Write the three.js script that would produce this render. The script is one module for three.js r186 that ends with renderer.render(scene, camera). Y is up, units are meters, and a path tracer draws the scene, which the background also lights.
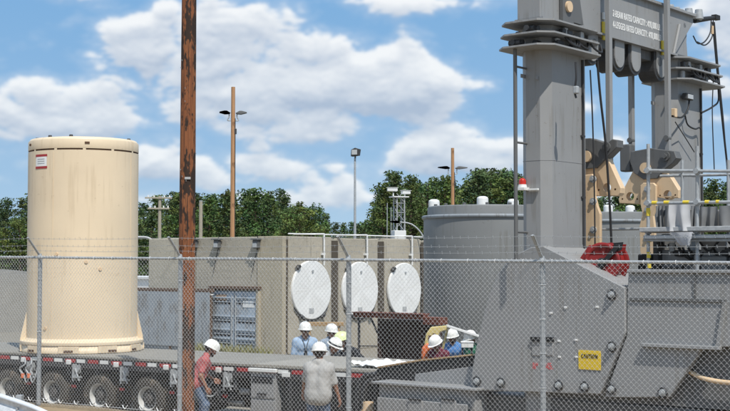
import * as THREE from 'three';
import { mergeGeometries } from 'three/addons/utils/BufferGeometryUtils.js';
import { RoundedBoxGeometry } from 'three/addons/geometries/RoundedBoxGeometry.js';
import { ImprovedNoise } from 'three/addons/math/ImprovedNoise.js';
import { FontLoader } from 'three/addons/loaders/FontLoader.js';
import { TextGeometry } from 'three/addons/geometries/TextGeometry.js';

// ------------------------------------------------------------------ camera, sun, sky, exposure
const F = 1300, EYE = 3.15, HZ = 262, CX = 365, CY = 205.5;          // lens in pixels of the photograph, eye height, horizon row
const PITCH = Math.atan((HZ - CY) / F);
const scene = new THREE.Scene();
const camera = new THREE.PerspectiveCamera(2 * Math.atan(CY / F) * 180 / Math.PI, 730 / 411, 0.1, 3000);
camera.position.set(0, EYE, 0);
camera.rotation.set(PITCH, 0, 0);
scene.add(camera);
const renderer = new THREE.WebGLRenderer({ antialias: true });
renderer.toneMapping = THREE.LinearToneMapping;
renderer.toneMappingExposure = 1.0;
renderer.shadowMap.enabled = true;

const SUN_AZ = 0.40, SUN_EL = 57 * Math.PI / 180;                    // sun behind the camera's right shoulder
const sunDir = new THREE.Vector3(Math.sin(SUN_AZ) * Math.cos(SUN_EL), Math.sin(SUN_EL), Math.cos(SUN_AZ) * Math.cos(SUN_EL));
const sun = new THREE.DirectionalLight(new THREE.Color(1, 0.955, 0.88), 4.3);
sun.position.copy(sunDir).multiplyScalar(80).add(new THREE.Vector3(0, 0, -30));
sun.target.position.set(0, 0, -30);
sun.castShadow = true;
Object.assign(sun.shadow.camera, { left: -45, right: 45, top: 45, bottom: -45, near: 1, far: 250 });
sun.shadow.mapSize.set(4096, 4096);
scene.add(sun, sun.target);

const perlin = new ImprovedNoise();
function makeSky(w, h) {
  const Q = new Float32Array(w * h).fill(-1), data = new Float32Array(w * h * 4), deg = 180 / Math.PI;
  const sm = (a, b, x) => { const t = Math.min(1, Math.max(0, (x - a) / (b - a))); return t * t * (3 - 2 * t); };
  // the larger clouds of the day: centre, size (written as column and row of the view, turned into degrees of azimuth and elevation) and thickness
  const clouds = [[170, 60, 62, 30, .55], [215, 28, 52, 28, .60], [255, 70, 60, 30, .50], [325, 88, 72, 30, .55], [405, 78, 44, 26, .62], [300, 132, 60, 15, .50], [265, 136, 30, 14, .3], [460, 2, 70, 11, .65], [430, 152, 34, 13, .42], [480, 148, 42, 15, .60], [505, 165, 30, 12, .3],
    [8, 100, 28, 20, .55], [70, 92, 46, 13, .36], [45, 130, 70, 16, .50], [110, 125, 40, 14, .34], [10, 160, 46, 22, .40], [165, 160, 36, 13, .44], [205, 176, 38, 13, .46], [262, 172, 40, 11, .40], [330, 168, 24, 9, .48], [345, 192, 36, 10, .42], [375, 200, 36, 9, .36], [300, 198, 40, 10, .34],
    [225, 203, 80, 10, .32], [725, 45, 30, 40, .50], [722, 110, 30, 24, .38], [620, 190, 120, 26, .42], [600, 120, 40, 24, .3], [15, -15, 50, 14, .5], [490, 84, 12, 8, .22], [405, 138, 30, 16, -.25], [430, 195, 34, 16, -.35], [80, 45, 50, 20, -.2]]
    .map(([x, y, rx, ry, a]) => [Math.atan((x - CX) / F) * deg, Math.atan((HZ - y) / F) * deg, rx * 1.32 / F * deg, ry * 1.30 / F * deg, a]);
  const R0 = Math.floor(h * 0.49);
  for (let j = R0; j < h; j++) {
    const el = ((j + .5) / h - .5) * Math.PI, ce = Math.cos(el), y = Math.sin(el);
    for (let i = 0; i < w; i++) {
      const ph = ((i + .5) / w - .5) * 2 * Math.PI, x = Math.cos(ph) * ce, z = Math.sin(ph) * ce;
      const az = Math.atan2(x, -z) * deg, e = el * deg;
      let n = 0, a = 1.1, f = 11; const ys = 1.9;
      for (let o = 0; o < 8; o++) { const p = perlin.noise(x * f + 3.1 * o, y * f * ys + 7.7, z * f + 1.3 * o); n += a * (o < 4 ? 1.5 * Math.abs(p) - .36 + .45 * p : .8 * p); a *= .54; f *= 2.1; }
      const low = perlin.noise(x * 3.2 + 5, y * 6 + 2, z * 3.2 + 9);
      const open = -.03 + .58 * low;
      let b = open;
      if (az > -24 && az < 24 && e < 20) {
        let s = -.365;
        for (const c of clouds) { const dx = (az - c[0]) / c[2], dy = (e - c[1]) / c[3], q = dx * dx + dy * dy; if (q < 5) s += c[4] * Math.exp(-q * (dy < 0 ? .95 : .7)); }
        const k = sm(24, 17, Math.abs(az)) * sm(20, 13, e);
        b = open * (1 - k) + Math.min(s, .42) * k;
      }
      Q[j * w + i] = n * .55 + b;
    }
  }
  const above = new Float32Array(w), step = 180 / h, up = Math.round(.55 / step), up2 = Math.round(.2 / step), decay = Math.exp(-step / .9);
  for (let j = h - 1; j >= 0; j--) {
    const el = ((j + .5) / h - .5) * Math.PI, e = Math.max(0, el * deg), t = 1 - Math.exp(-e / 7.5);   // paler air toward the horizon
    const r = .49 + (.14 - .49) * t, g = .67 + (.37 - .67) * t, b = .82 + (.70 - .82) * t;
    for (let i = 0; i < w; i++) {
      const o = (j * w + i) * 4, q = Q[j * w + i], qu = Q[Math.min(h - 1, j + up) * w + i], qv = Q[Math.min(h - 1, j + up2) * w + i];
      const d = .78 * sm(-.05, .17, q) + .19 * sm(-.36, .06, q);
      above[i] = above[i] * decay + sm(-.05, .3, q) * step;
      const relief = Math.min(.5, Math.max(-.5, (q - qu) * .75 + (q - qv) * .55));
      const lit = Math.min(1.1, Math.max(0, .30 + .62 * Math.exp(-above[i] * 1.7) + relief)), far = Math.exp(-e / 6) * .30;
      let cr = .43 + .48 * lit, cg = .515 + .415 * lit, cb = .65 + .30 * lit;
      cr += (r * 1.3 - cr) * far; cg += (g * 1.2 - cg) * far; cb += (b * 1.06 - cb) * far;
      data[o] = r + (cr - r) * d; data[o + 1] = g + (cg - g) * d; data[o + 2] = b + (cb - b) * d; data[o + 3] = 1;
      if (el < -.01) { data[o] = .30; data[o + 1] = .30; data[o + 2] = .29; }
    }
  }
  const t = new THREE.DataTexture(data, w, h, THREE.RGBAFormat, THREE.FloatType);
  t.mapping = THREE.EquirectangularReflectionMapping; t.magFilter = t.minFilter = THREE.LinearFilter; t.needsUpdate = true;
  return t;
}
const sky = makeSky(4096, 2048);
scene.background = sky; scene.environment = sky;

// ------------------------------------------------------------------ helpers
let seed = 7;
const rnd = () => { seed = (seed * 1664525 + 1013904223) >>> 0; return seed / 4294967296; };
const rr = (a, b) => a + (b - a) * rnd();
const V = (x, y, z) => new THREE.Vector3(x, y, z);
const YAW = -39 * Math.PI / 180;                                       // the yard's own axes: x right and toward the camera, z left and toward the camera
// a point of the place seen in direction (px, py) at depth Z
function W(px, py, Z) {
  const dx = (px - CX) / F, dy = (CY - py) / F, c = Math.cos(PITCH), s = Math.sin(PITCH);
  const y = dy * c + s, z = dy * s - c, t = Z / -z;
  return V(dx * t, EYE + y * t, -Z);
}
function hit(px, py, g, axis, c) {                                     // the same direction met with a plane of a thing, in the thing's own axes
  g.updateMatrixWorld(); const inv = g.matrixWorld.clone().invert();
  const a = V(0, EYE, 0).applyMatrix4(inv), b = W(px, py, 10).applyMatrix4(inv).sub(a);
  return a.addScaledVector(b, (c - a[axis]) / b[axis]);
}
const used = {};
function numbered(n) { const k = used[n] = (used[n] ?? -1) + 1; return k ? `${n}_${String(k).padStart(3, '0')}` : n; }
function tag(o, label, category, group) { o.userData.label = label; o.userData.category = category; if (group) o.userData.group = group; return o; }
function thing(name, label, category, pos, yaw = YAW, group) {
  const g = new THREE.Group(); g.name = numbered(name); g.position.copy(pos); g.rotation.y = yaw; scene.add(g);
  return tag(g, label, category, group);
}
function boxUV(g) {
  const p = g.attributes.position, n = g.attributes.normal, uv = new Float32Array(p.count * 2);
  for (let i = 0; i < p.count; i++) {
    const x = Math.abs(n.getX(i)), y = Math.abs(n.getY(i)), z = Math.abs(n.getZ(i));
    if (y > x && y > z) { uv[2 * i] = p.getX(i); uv[2 * i + 1] = p.getZ(i); }
    else if (x > z) { uv[2 * i] = p.getZ(i) + .37; uv[2 * i + 1] = p.getY(i); }
    else { uv[2 * i] = p.getX(i); uv[2 * i + 1] = p.getY(i); }
  }
  g.setAttribute('uv', new THREE.BufferAttribute(uv, 2));
}
function norm(g, keepUV) {
  let q = g.index ? g.toNonIndexed() : g.clone();
  if (!q.attributes.normal) q.computeVertexNormals();
  for (const k of Object.keys(q.attributes)) if (!['position', 'normal', 'uv', 'color'].includes(k)) q.deleteAttribute(k);
  if (!keepUV && !g.userData.keepUV) boxUV(q);
  if (!q.attributes.uv) boxUV(q);
  q.morphAttributes = {}; q.userData = {};
  return q;
}
function mesh(name, geos, mat, parent) {
  geos = (Array.isArray(geos) ? geos : [geos]).map(g => norm(g));
  const col = geos.some(g => g.attributes.color);
  if (!col) geos.forEach(g => g.deleteAttribute('color'));
  const m = new THREE.Mesh(geos.length > 1 ? mergeGeometries(geos) : geos[0], mat);
  m.castShadow = m.receiveShadow = true;
  m.name = parent === scene || !parent ? numbered(name) : name;
  (parent || scene).add(m);
  return m;
}
const bx = (w, h, d, x = 0, y = 0, z = 0, ry = 0, rx = 0, rz = 0) => {
  const g = new THREE.BoxGeometry(w, h, d); if (rz) g.rotateZ(rz); if (rx) g.rotateX(rx); if (ry) g.rotateY(ry); g.translate(x, y, z); return g;
};
const rb = (w, h, d, x, y, z, r = .015, ry = 0, rz = 0) => {
  const g = new RoundedBoxGeometry(w, h, d, 1, Math.min(r, w / 2.01, h / 2.01, d / 2.01)); if (rz) g.rotateZ(rz); if (ry) g.rotateY(ry); g.translate(x, y, z); return g;
};
const cy = (r1, r2, h, x, y, z, seg = 24, axis = 'y') => {
  const g = new THREE.CylinderGeometry(r1, r2, h, seg, 1); if (axis === 'x') g.rotateZ(-Math.PI / 2); if (axis === 'z') g.rotateX(Math.PI / 2); g.translate(x, y, z); return g;
};
function rod(p, q, r, seg = 8, r2 = r) {
  const d = q.clone().sub(p), g = new THREE.CylinderGeometry(r2, r, d.length(), seg, 1);
  g.applyQuaternion(new THREE.Quaternion().setFromUnitVectors(V(0, 1, 0), d.clone().normalize()));
  const c = p.clone().add(q).multiplyScalar(.5); g.translate(c.x, c.y, c.z); return g;
}
const pipe = (pts, r, n = 24, seg = 6) => new THREE.TubeGeometry(new THREE.CatmullRomCurve3(pts, false, 'centripetal'), n, r, seg);
function ext(pts, z0, z1, bevel = 0, holes = []) {                     // polygon in x, y; from z0 to z1
  const s = new THREE.Shape(pts.map(p => new THREE.Vector2(p.x ?? p[0], p.y ?? p[1])));
  for (const [hx, hy, r] of holes) { const h = new THREE.Path(); h.absarc(hx, hy, r, 0, 6.2832, true); s.holes.push(h); }
  const g = new THREE.ExtrudeGeometry(s, { depth: z1 - z0 - 2 * bevel, bevelEnabled: bevel > 0, bevelThickness: bevel, bevelSize: bevel, bevelOffset: -bevel, bevelSegments: 1, curveSegments: 16 });
  g.translate(0, 0, z0 + bevel); return g;
}
function extX(pts, x0, x1, bevel = 0) {                                 // polygon given as [z, y]; from x0 to x1
  const g = ext(pts.map(p => [-p[0], p[1]]), x0, x1, bevel); g.rotateY(Math.PI / 2); return g;
}
function lathe(pts, seg = 96) {
  const g = new THREE.LatheGeometry(pts.map(p => new THREE.Vector2(p[0], p[1])), seg), uv = g.attributes.uv, ps = g.attributes.position;
  const R = Math.max(...pts.map(p => p[0]));
  for (let i = 0; i < uv.count; i++) uv.setXY(i, uv.getX(i) * 6.2832 * R, ps.getY(i) + Math.hypot(ps.getX(i), ps.getZ(i)) * .3);
  g.userData.keepUV = true; return g;
}
// ------------------------------------------------------------------ procedural textures (tileable, colour and relief only)
function lattice(s) { let a = s * 9301 + 49297; const t = new Float32Array(65536); for (let i = 0; i < 65536; i++) { a = (a * 1664525 + 1013904223) >>> 0; t[i] = a / 4294967296; } return t; }
const LAT = lattice(3);
function vn(x, y, px, py, s = 0) {
  const xi = Math.floor(x), yi = Math.floor(y), fx = x - xi, fy = y - yi, u = fx * fx * (3 - 2 * fx), v = fy * fy * (3 - 2 * fy);
  const g = (i, j) => LAT[((((i % px) + px) % px) * 251 + (((j % py) + py) % py) * 397 + s * 7919) & 65535];
  return (g(xi, yi) * (1 - u) + g(xi + 1, yi) * u) * (1 - v) + (g(xi, yi + 1) * (1 - u) + g(xi + 1, yi + 1) * u) * v;
}
function fb(x, y, fx, fy, oct, s = 0) { let v = 0, a = .5, t = 0; for (let o = 0; o < oct; o++) { v += a * vn(x * fx, y * fy, fx, fy, s + o); t += a; a *= .55; fx *= 2; fy *= 2; } return v / t; }
function tex(n, fn, srgb = true, rep = 1, repY = rep) {
  const d = new Uint8Array(n * n * 4);
  for (let j = 0; j < n; j++) for (let i = 0; i < n; i++) {
    const c = fn(i / n, j / n), o = (j * n + i) * 4;
    for (let k = 0; k < 3; k++) { let v = Math.min(1, Math.max(0, Array.isArray(c) ? c[k] : c)); if (srgb) v = v < .0031308 ? v * 12.92 : 1.055 * v ** (1 / 2.4) - .055; d[o + k] = v * 255; }
    d[o + 3] = 255;
  }
  const t = new THREE.DataTexture(d, n, n); t.wrapS = t.wrapT = THREE.RepeatWrapping; t.magFilter = THREE.LinearFilter; t.minFilter = THREE.LinearMipmapLinearFilter; t.generateMipmaps = true;
  if (srgb) t.colorSpace = THREE.SRGBColorSpace; t.repeat.set(1 / rep, 1 / repY); t.needsUpdate = true; return t;
}
const L3 = (a, b, t) => a.map((v, i) => v + (b[i] - v) * Math.min(1, Math.max(0, t)));
const ss = (a, b, x) => { const t = Math.min(1, Math.max(0, (x - a) / (b - a))); return t * t * (3 - 2 * t); };
// paint with dust, fine runs and chips: multiplied with the paint's colour
const paintFn = (dirt, chip) => (x, y) => {
  const a = fb(x, y, 4, 4, 6, 1), run = fb(x, y, 60, 3, 4, 11), patch = fb(x, y, 3, 5, 4, 21), chips = fb(x, y, 40, 40, 3, 31);
  let c = [.93, .93, .93].map(v => v * (.92 + .16 * a));
  c = L3(c, [.60, .55, .47], dirt * ss(.52, .74, run) * ss(.38, .7, patch));
  return L3(c, [.42, .34, .27], chip * .5 * ss(.80, .86, chips));
};
const T = {
  grey: tex(512, paintFn(.42, .7), true, 2.6), tan: tex(512, paintFn(.30, .4), true, 3.66),
  white: tex(256, paintFn(.30, .4), true, 2.2),
  rough: tex(256, (x, y) => .48 + .3 * fb(x, y, 6, 6, 5, 5), false, 1.7),
  concrete: tex(512, (x, y) => {
    const a = fb(x, y, 3, 3, 6, 2), b = fb(x, y, 90, 90, 2, 9), run = fb(x, y, 36, 2, 5, 15), p = fb(x, y, 5, 3, 4, 17), pit = fb(x, y, 70, 70, 2, 19);
    let c = [.90, .87, .80].map(v => v * (.72 + .36 * a + .16 * (b - .5)));
    c = L3(c, [.36, .33, .29], .6 * ss(.52, .78, run) * ss(.45, .68, p));
    return L3(c, [.42, .39, .34], .45 * ss(.76, .84, pit));
  }, true, 4.3),
  concreteBump: tex(512, (x, y) => .6 * fb(x, y, 40, 40, 4, 9) + .4 * fb(x, y, 8, 8, 4, 3), false, 2.1),
  pole: tex(512, (x, y) => {
    const g = fb(x, y, 36, 2, 5, 4), big = fb(x, y, 4, 3, 5, 6), tar = fb(x, y, 5, 7, 5, 8), crack = fb(x, y, 70, 3, 3, 13);
    let c = L3([.15, .048, .018], [.36, .145, .055], .2 + 1.0 * (g - .3) + .8 * (big - .5));
    c = L3(c, [.022, .014, .010], .97 * ss(.46, .60, tar + .45 * (g - .5) + .40 * (fb(x, y, 18, 30, 3, 41) - .5)));
    return L3(c, [.03, .015, .01], .8 * ss(.63, .74, crack));
  }, true, 1, 2.6),
  poleLight: tex(256, (x, y) => { const g = fb(x, y, 16, 2, 5, 4), k = fb(x, y, 5, 6, 4, 8); return L3(L3([.26, .13, .06], [.58, .34, .18], .2 + 1.2 * (g - .25)), [.12, .06, .03], .7 * ss(.55, .7, k)); }, true, 1, 2.2),
  poleBump: tex(256, (x, y) => fb(x, y, 40, 3, 4, 13), false, 1, 1.6),
  galv: tex(256, (x, y) => [.9, .92, .94].map(v => v * (.66 + .5 * fb(x, y, 14, 14, 4, 3))), true, .6),
  gravel: tex(512, (x, y) => { const a = fb(x, y, 90, 90, 2, 3), b = fb(x, y, 5, 5, 5, 8), c = vn(x * 150, y * 150, 150, 150, 4); return L3([.42, .39, .34], [.80, .76, .69], .2 + .5 * a + .4 * (b - .5) + .3 * (c - .5)); }, true, 3.1),
  gravelBump: tex(512, (x, y) => fb(x, y, 80, 80, 3, 3), false, 3.1),
  cloth: tex(256, (x, y) => [.9, .9, .9].map(v => v * (.8 + .25 * fb(x, y, 5, 5, 5, 3))), true, .7),
  rust: tex(256, (x, y) => L3([.085, .026, .018], [.20, .065, .038], fb(x, y, 8, 8, 6, 3) * 1.6 - .3), true, 1.2),
  tyre: tex(256, (x, y) => L3([.045, .040, .034], [.22, .18, .13], ss(.40, .72, fb(x, y, 6, 6, 5, 3)) * .8), true, .8),
  wood: tex(256, (x, y) => L3([.33, .20, .095], [.58, .41, .22], fb(x, y, 2, 40, 4, 3) * 1.4 - .2), true, 1.3),
  container: tex(512, (x, y) => {
    const a = fb(x, y, 4, 4, 5, 2), r = fb(x, y, 7, 5, 6, 12), run = fb(x, y, 40, 3, 4, 5), w = fb(x, y, 5, 3, 5, 33);
    let c = [.9, .9, .9].map(v => v * (.76 + .34 * a));
    c = L3(c, [.98, .99, 1.0], .5 * ss(.52, .7, w));
    c = L3(c, [.50, .40, .32], .55 * ss(.62, .76, r)); return L3(c, [.42, .36, .30], .5 * ss(.56, .75, run));
  }, true, 2.3),
  leaf: tex(64, (x, y) => .7 + .5 * fb(x, y, 8, 8, 3, 3), true, .5),
};
const std = (color, o = {}) => { const m = new THREE.MeshStandardMaterial({ roughness: .6, ...o }); if (Array.isArray(color)) m.color.setRGB(...color); else m.color.set(color); return m; };
const M = {
  grey: std([.285, .287, .286], { map: T.grey, roughnessMap: T.rough, roughness: .9 }),
  greyDark: std([.125, .127, .127], { map: T.grey, roughness: .6 }),
  steelDark: std([.045, .045, .047], { map: T.grey, roughness: .55 }),
  black: std([.018, .018, .019], { map: T.grey, roughness: .65 }),
  rubber: std([.02, .02, .021], { roughness: .55 }),
  tan: std([.80, .65, .455], { map: T.tan, roughnessMap: T.rough, roughness: .85 }),
  tanLug: std([.74, .54, .34], { map: T.tan, roughness: .55 }),
  slot: std([.10, .05, .025], { roughness: .8 }),
  white: std([.80, .80, .78], { map: T.white, roughness: .45 }),
  doorWhite: std([.86, .86, .84], { map: T.white, roughness: .5 }),
  pipeWhite: std([.72, .72, .70], { roughness: .5 }),
  red: std([.30, .018, .016], { map: T.grey, roughness: .42 }),
  redTape: std([.36, .03, .03], { roughness: .5 }),
  sign: std([.80, .55, .03], { map: T.white, roughness: .5 }),
  ink: std([.02, .02, .02], { roughness: .6 }),
  redInk: std([.60, .10, .10], { roughness: .6 }),
  letter: std([.82, .82, .80], { map: T.white, roughness: .6 }),
  concrete: std([.475, .445, .39], { map: T.concrete, bumpMap: T.concreteBump, bumpScale: .012, roughness: .95 }),
  joint: std([.10, .085, .07], { map: T.concrete, roughness: .95 }),
  concreteTan: std([.50, .455, .37], { map: T.concrete, bumpMap: T.concreteBump, bumpScale: .008, roughness: .95 }),
  concretePale: std([.53, .50, .435], { map: T.concrete, bumpMap: T.concreteBump, bumpScale: .010, roughness: .95 }),
  cask: std([.23, .236, .234], { map: T.grey, roughnessMap: T.rough, roughness: .85 }),
  pole: std([.95, .90, .85], { map: T.pole, bumpMap: T.poleBump, bumpScale: .008, roughness: .85 }),
  poleFar: std([.95, .92, .88], { map: T.poleLight, roughness: .9 }),
  poleGrey: std([.42, .39, .33], { map: T.concrete, roughness: .9 }),
  galv: std([.46, .47, .47], { map: T.galv, roughness: .55, metalness: .2 }),
  wire: std([.74, .74, .73], { roughness: .5, metalness: .2 }),
  alu: std([.52, .52, .51], { map: T.galv, roughness: .6, metalness: .15 }),
  deckPale: std([.52, .515, .50], { map: T.gravel, roughness: .85 }),
  deck: std([.40, .40, .39], { map: T.gravel, roughness: .85 }),
  ground: std([.38, .36, .32], { vertexColors: true, map: T.gravel, bumpMap: T.gravelBump, bumpScale: .02, roughness: .95 }),
  bank: std([.30, .30, .29], { map: T.gravel, bumpMap: T.gravelBump, bumpScale: .03, roughness: .95 }),
  contGrey: std([.33, .36, .385], { map: T.container, roughness: .6 }),
  contBlue: std([.40, .47, .545], { map: T.container, roughness: .55 }),
  brown: std([.12, .075, .05], { map: T.grey, roughness: .85 }), boxBrown: std([.050, .030, .024], { map: T.grey, roughness: .8 }),
  rust: std([1, 1, 1], { map: T.rust, roughness: .85 }),
  tyre: std([1.1, 1.05, 1], { map: T.tyre, roughness: .85 }),
  wheelDisc: std([.09, .085, .08], { map: T.grey, roughness: .7 }),
  rim: std([.60, .60, .58], { map: T.grey, roughness: .4 }),
  wood: std([.85, .85, .85], { map: T.wood, roughness: .8 }),
  sheet: std([.80, .80, .78], { roughness: .5, side: THREE.DoubleSide }),
  fabricGrey: std([.22, .23, .24], { map: T.cloth, roughness: .8, side: THREE.DoubleSide }),
  fabricWhite: std([.58, .58, .59], { map: T.cloth, roughness: .8, side: THREE.DoubleSide }),
  yellow: std([.72, .55, .05], { roughness: .6 }), sling: std([.72, .58, .24], { map: T.cloth, roughness: .85 }),
  orangeDull: std([.50, .33, .22], { map: T.cloth, roughness: .8 }),
  orange: std([.85, .20, .06], { map: T.cloth, roughness: .7 }),
  lens: new THREE.MeshPhysicalMaterial({ color: new THREE.Color(.75, .04, .02), roughness: .15, transmission: .4, thickness: .05 }),
  skin: std([.40, .215, .145], { roughness: .55 }), skinTan: std([.33, .165, .105], { roughness: .55 }),
  hair: std([.03, .02, .015], { roughness: .7 }), shades: std([.01, .01, .012], { roughness: .12 }), mouth: std([.22, .07, .06], { roughness: .6 }), eye: std([.05, .035, .03], { roughness: .3 }),
  hat: std([.83, .82, .78], { roughness: .32 }), hatLime: std([.72, .78, .42], { roughness: .35 }),
  jeans: std([.13, .18, .27], { map: T.cloth, roughness: .85 }), boots: std([.07, .045, .03], { roughness: .7 }), khaki: std([.23, .19, .13], { map: T.cloth, roughness: .85 }),
  sPink: std([.50, .135, .135], { map: T.cloth, roughness: .85 }), sGrey: std([.47, .46, .44], { map: T.cloth, roughness: .85 }), sBlue: std([.38, .51, .68], { map: T.cloth, roughness: .85 }),
  sSlate: std([.30, .37, .46], { map: T.cloth, roughness: .85 }), sDark: std([.022, .024, .03], { map: T.cloth, roughness: .85 }), sMaroon: std([.16, .025, .045], { map: T.cloth, roughness: .85 }),
  sRoyal: std([.10, .26, .58], { map: T.cloth, roughness: .85 }), sGreen: std([.04, .20, .12], { map: T.cloth, roughness: .85 }), sPale: std([.44, .46, .47], { map: T.cloth, roughness: .85 }),
  bark: std([.10, .07, .045], { roughness: .95 }), weed: std([.26, .25, .11], { roughness: .9, side: THREE.DoubleSide }),
  leaf: new THREE.MeshPhysicalMaterial({ color: 0xffffff, vertexColors: true, roughness: .75, side: THREE.DoubleSide }),
  glass: std([.03, .035, .04], { roughness: .08 }),
  lampGlass: std([.45, .46, .46], { roughness: .15 }),
};
const font = await new FontLoader().loadAsync('fonts/droid/droid_sans_bold.typeface.json');
function text(str, h, wide, depth = .004) {                             // lettering fitted to a width
  const g = new TextGeometry(str, { font, size: h, depth, curveSegments: 3, bevelEnabled: false }); g.computeBoundingBox();
  g.translate(-g.boundingBox.min.x, 0, 0); g.scale(wide / (g.boundingBox.max.x - g.boundingBox.min.x), 1, 1); return g;
}

// ------------------------------------------------------------------ ground
const fenceA = V(-5.66, 0, -22.5), fenceDir = V(2.315 + 5.66, 0, -17.1 + 22.5).normalize(), FYAW = -Math.atan2(fenceDir.z, fenceDir.x);
const fenceN = V(-fenceDir.z, 0, fenceDir.x);                             // toward the camera
{
  const us = [], vs = []; for (let u = -30; u <= 40; u += 1) us.push(u); us.unshift(-1200, -400, -120, -60); us.push(60, 120, 400, 1200);
  vs.push(-1500, -600, -200, -90, -50, -30, -20, -12, -8, -5); for (let v = -3; v <= 1; v += .2) vs.push(v); vs.push(3, 8, 16, 30, 80);
  const pos = [], idx = [], col = [], n = us.length;
  for (const v of vs) for (const u of us) {
    const rise = ss(-2.3, -.25, v), q = V(0, 0, 0).copy(fenceA).addScaledVector(fenceDir, u).addScaledVector(fenceN, v);
    col.push(...(v > -2.6 && v < 20 ? [1.3, 1.08, .80] : [1, 1, 1]));
    const bump = (v > -3 && v < 2) ? .05 * perlin.noise(u * .9, v * 1.7, 3) : 0;
    pos.push(q.x, rise * .68 + bump * rise + (Math.abs(u) < 100 && v < -3 && v > -60 ? .02 * perlin.noise(u * .3, v * .3, 1) : 0), q.z);
  }
  for (let j = 0; j < vs.length - 1; j++) for (let i = 0; i < n - 1; i++) { const a = j * n + i, b = a + 1, c = a + n, d = c + 1; idx.push(a, c, b, b, c, d); }
  const g = new THREE.BufferGeometry(); g.setAttribute('position', new THREE.Float32BufferAttribute(pos, 3)); g.setAttribute('color', new THREE.Float32BufferAttribute(col, 3)); g.setIndex(idx); g.computeVertexNormals();
  mesh('ground', g, M.ground, scene).userData.kind = 'structure';
}
{ // gravel bank far left
  const g = new THREE.PlaneGeometry(26, 16, 60, 40); g.rotateX(-Math.PI / 2); const p = g.attributes.position;
  for (let i = 0; i < p.count; i++) { const x = p.getX(i) / 13, z = p.getZ(i) / 8, e = Math.max(0, 1 - Math.max(Math.abs(x) ** 3, Math.abs(z) ** 1.6)); p.setY(i, -.1 + 2.75 * ss(0, .75, e) + .16 * e * perlin.noise(p.getX(i) * .8, p.getZ(i) * .8, 0) + .3 * e * perlin.noise(p.getX(i) * .25, 4, p.getZ(i) * .25)); }
  g.computeVertexNormals(); g.translate(-25.5, 0, -66);
  mesh('gravel_bank', g, M.bank, scene).userData.kind = 'structure';
}

// ------------------------------------------------------------------ concrete storage vault
let VAULT; const K = .86;
{
  const v = VAULT = thing('storage_vault', 'long weathered concrete storage vault with three big white round doors', 'building', V(-3.24, 0, -51.36).multiplyScalar(K));
  const top = EYE + (HZ - 236) * 51.36 * K / F;
  // the side that looks left: pale rear block, stained middle, tan end wall; joints 3 cm deep
  mesh('wall', rb(1.42 * K, top, .18, -.71 * K, top / 2, -.09, .03), M.concreteTan, v);
  mesh('wall', rb(3.52 * K, top - .01, .20, -3.21 * K, (top - .01) / 2, -.13, .03), M.concrete, v);
  mesh('wall', rb(2.9 * K, top - .02, .22, -6.45 * K, (top - .02) / 2, -.125, .03), M.concretePale, v);
  mesh('roof_slab', bx(7.7 * K, .12, 11 * K, -3.9 * K, top - .14, -6.4 * K), M.concretePale, v);
  const zc = [310, 358, 403].map(px => hit(px, 290, v, 'x', 0).z);
  const pitch = (zc[0] - zc[2]) / 2;
  for (let k = 0; k < 4; k++) {
    const z = zc[0] - pitch * k - .03, w = pitch - .40;
    mesh('wall', rb(7.4 * K, top - .03 * (k % 2), w, -3.7 * K - .02 * k, (top - .03 * (k % 2)) / 2, z, .035), M.concrete, v);
    mesh('joint_filler', bx(7.2 * K, top - .12, .36, -3.64 * K, (top - .12) / 2, z - pitch / 2), M.joint, v);
    if (k === 3) continue;
    const c = hit([310, 358, 403][k], 290, v, 'x', .12);
    const dish = lathe([[0, .10], [1.15, .10], [1.175, .09], [1.19, .07], [1.19, 0]], 64); dish.scale(K, K, K); dish.rotateZ(-Math.PI / 2); dish.translate(0, c.y, z);
    const d = mesh('door', dish, M.doorWhite, v);
    mesh('hub', cy(.045, .045, .04, 0.10, c.y + .65, z, 12, 'x'), M.galv, d);
    for (const a of [.75, 2.6, 3.7]) { const b = bx(.14, .09, .18, 0, 1.24 * K, 0); b.rotateX(a); b.translate(.08, c.y, z); mesh('bracket', b, M.steelDark, v); }
    const ring = new THREE.TorusGeometry(1.24 * K, .03, 6, 48, 1.9); ring.rotateZ(-Math.PI / 2 - .95); ring.rotateY(Math.PI / 2); ring.translate(.03, c.y, z); mesh('flange', ring, M.steelDark, v);
    mesh('label_plate', bx(.012, .18, .24, 0.09, c.y - .72, z + .05), M.alu, d);
  }
  mesh('joint_filler', bx(7.2 * K, top - .12, .5, -3.64 * K, (top - .12) / 2, -.30), M.joint, v);
  // roof rail and drop pipes
  const rail = [], y = top + .09;
  rail.push(rod(V(-.2, y, zc[0] + .9), V(-.2, y, zc[0] - pitch * 3.4), .024));
  for (const [px, h] of [[324, 1.0], [367, 1.0], [412, 1.0]]) { const z = hit(px, 250, v, 'x', .08).z; rail.push(rod(V(.09, top - h, z), V(.09, top + .12, z), .032), rod(V(.09, top + .1, z), V(-.9, top + .1, z + .5), .03), bx(.1, .08, .16, .03, top - .6, z)); }
  mesh('roof_rail', rail, M.pipeWhite, v);
  for (const px of [196, 219, 258]) { const p = hit(px, 244, v, 'z', 0); const l = mesh('wall_light', [rb(.24, .3, .16, p.x, p.y, .08, .03), bx(.34, .05, .22, p.x, p.y + .17, .11)], M.greyDark, v); mesh('lamp_glass', bx(.18, .16, .02, p.x, p.y - .04, .17), M.lampGlass, l); mesh('conduit', [rod(V(p.x, p.y + .15, .03), V(p.x + .01, top, .03), .018), rod(V(p.x, p.y - .15, .03), V(p.x - .25, p.y - 1, .03), .014)], M.steelDark, l); }
}
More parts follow.
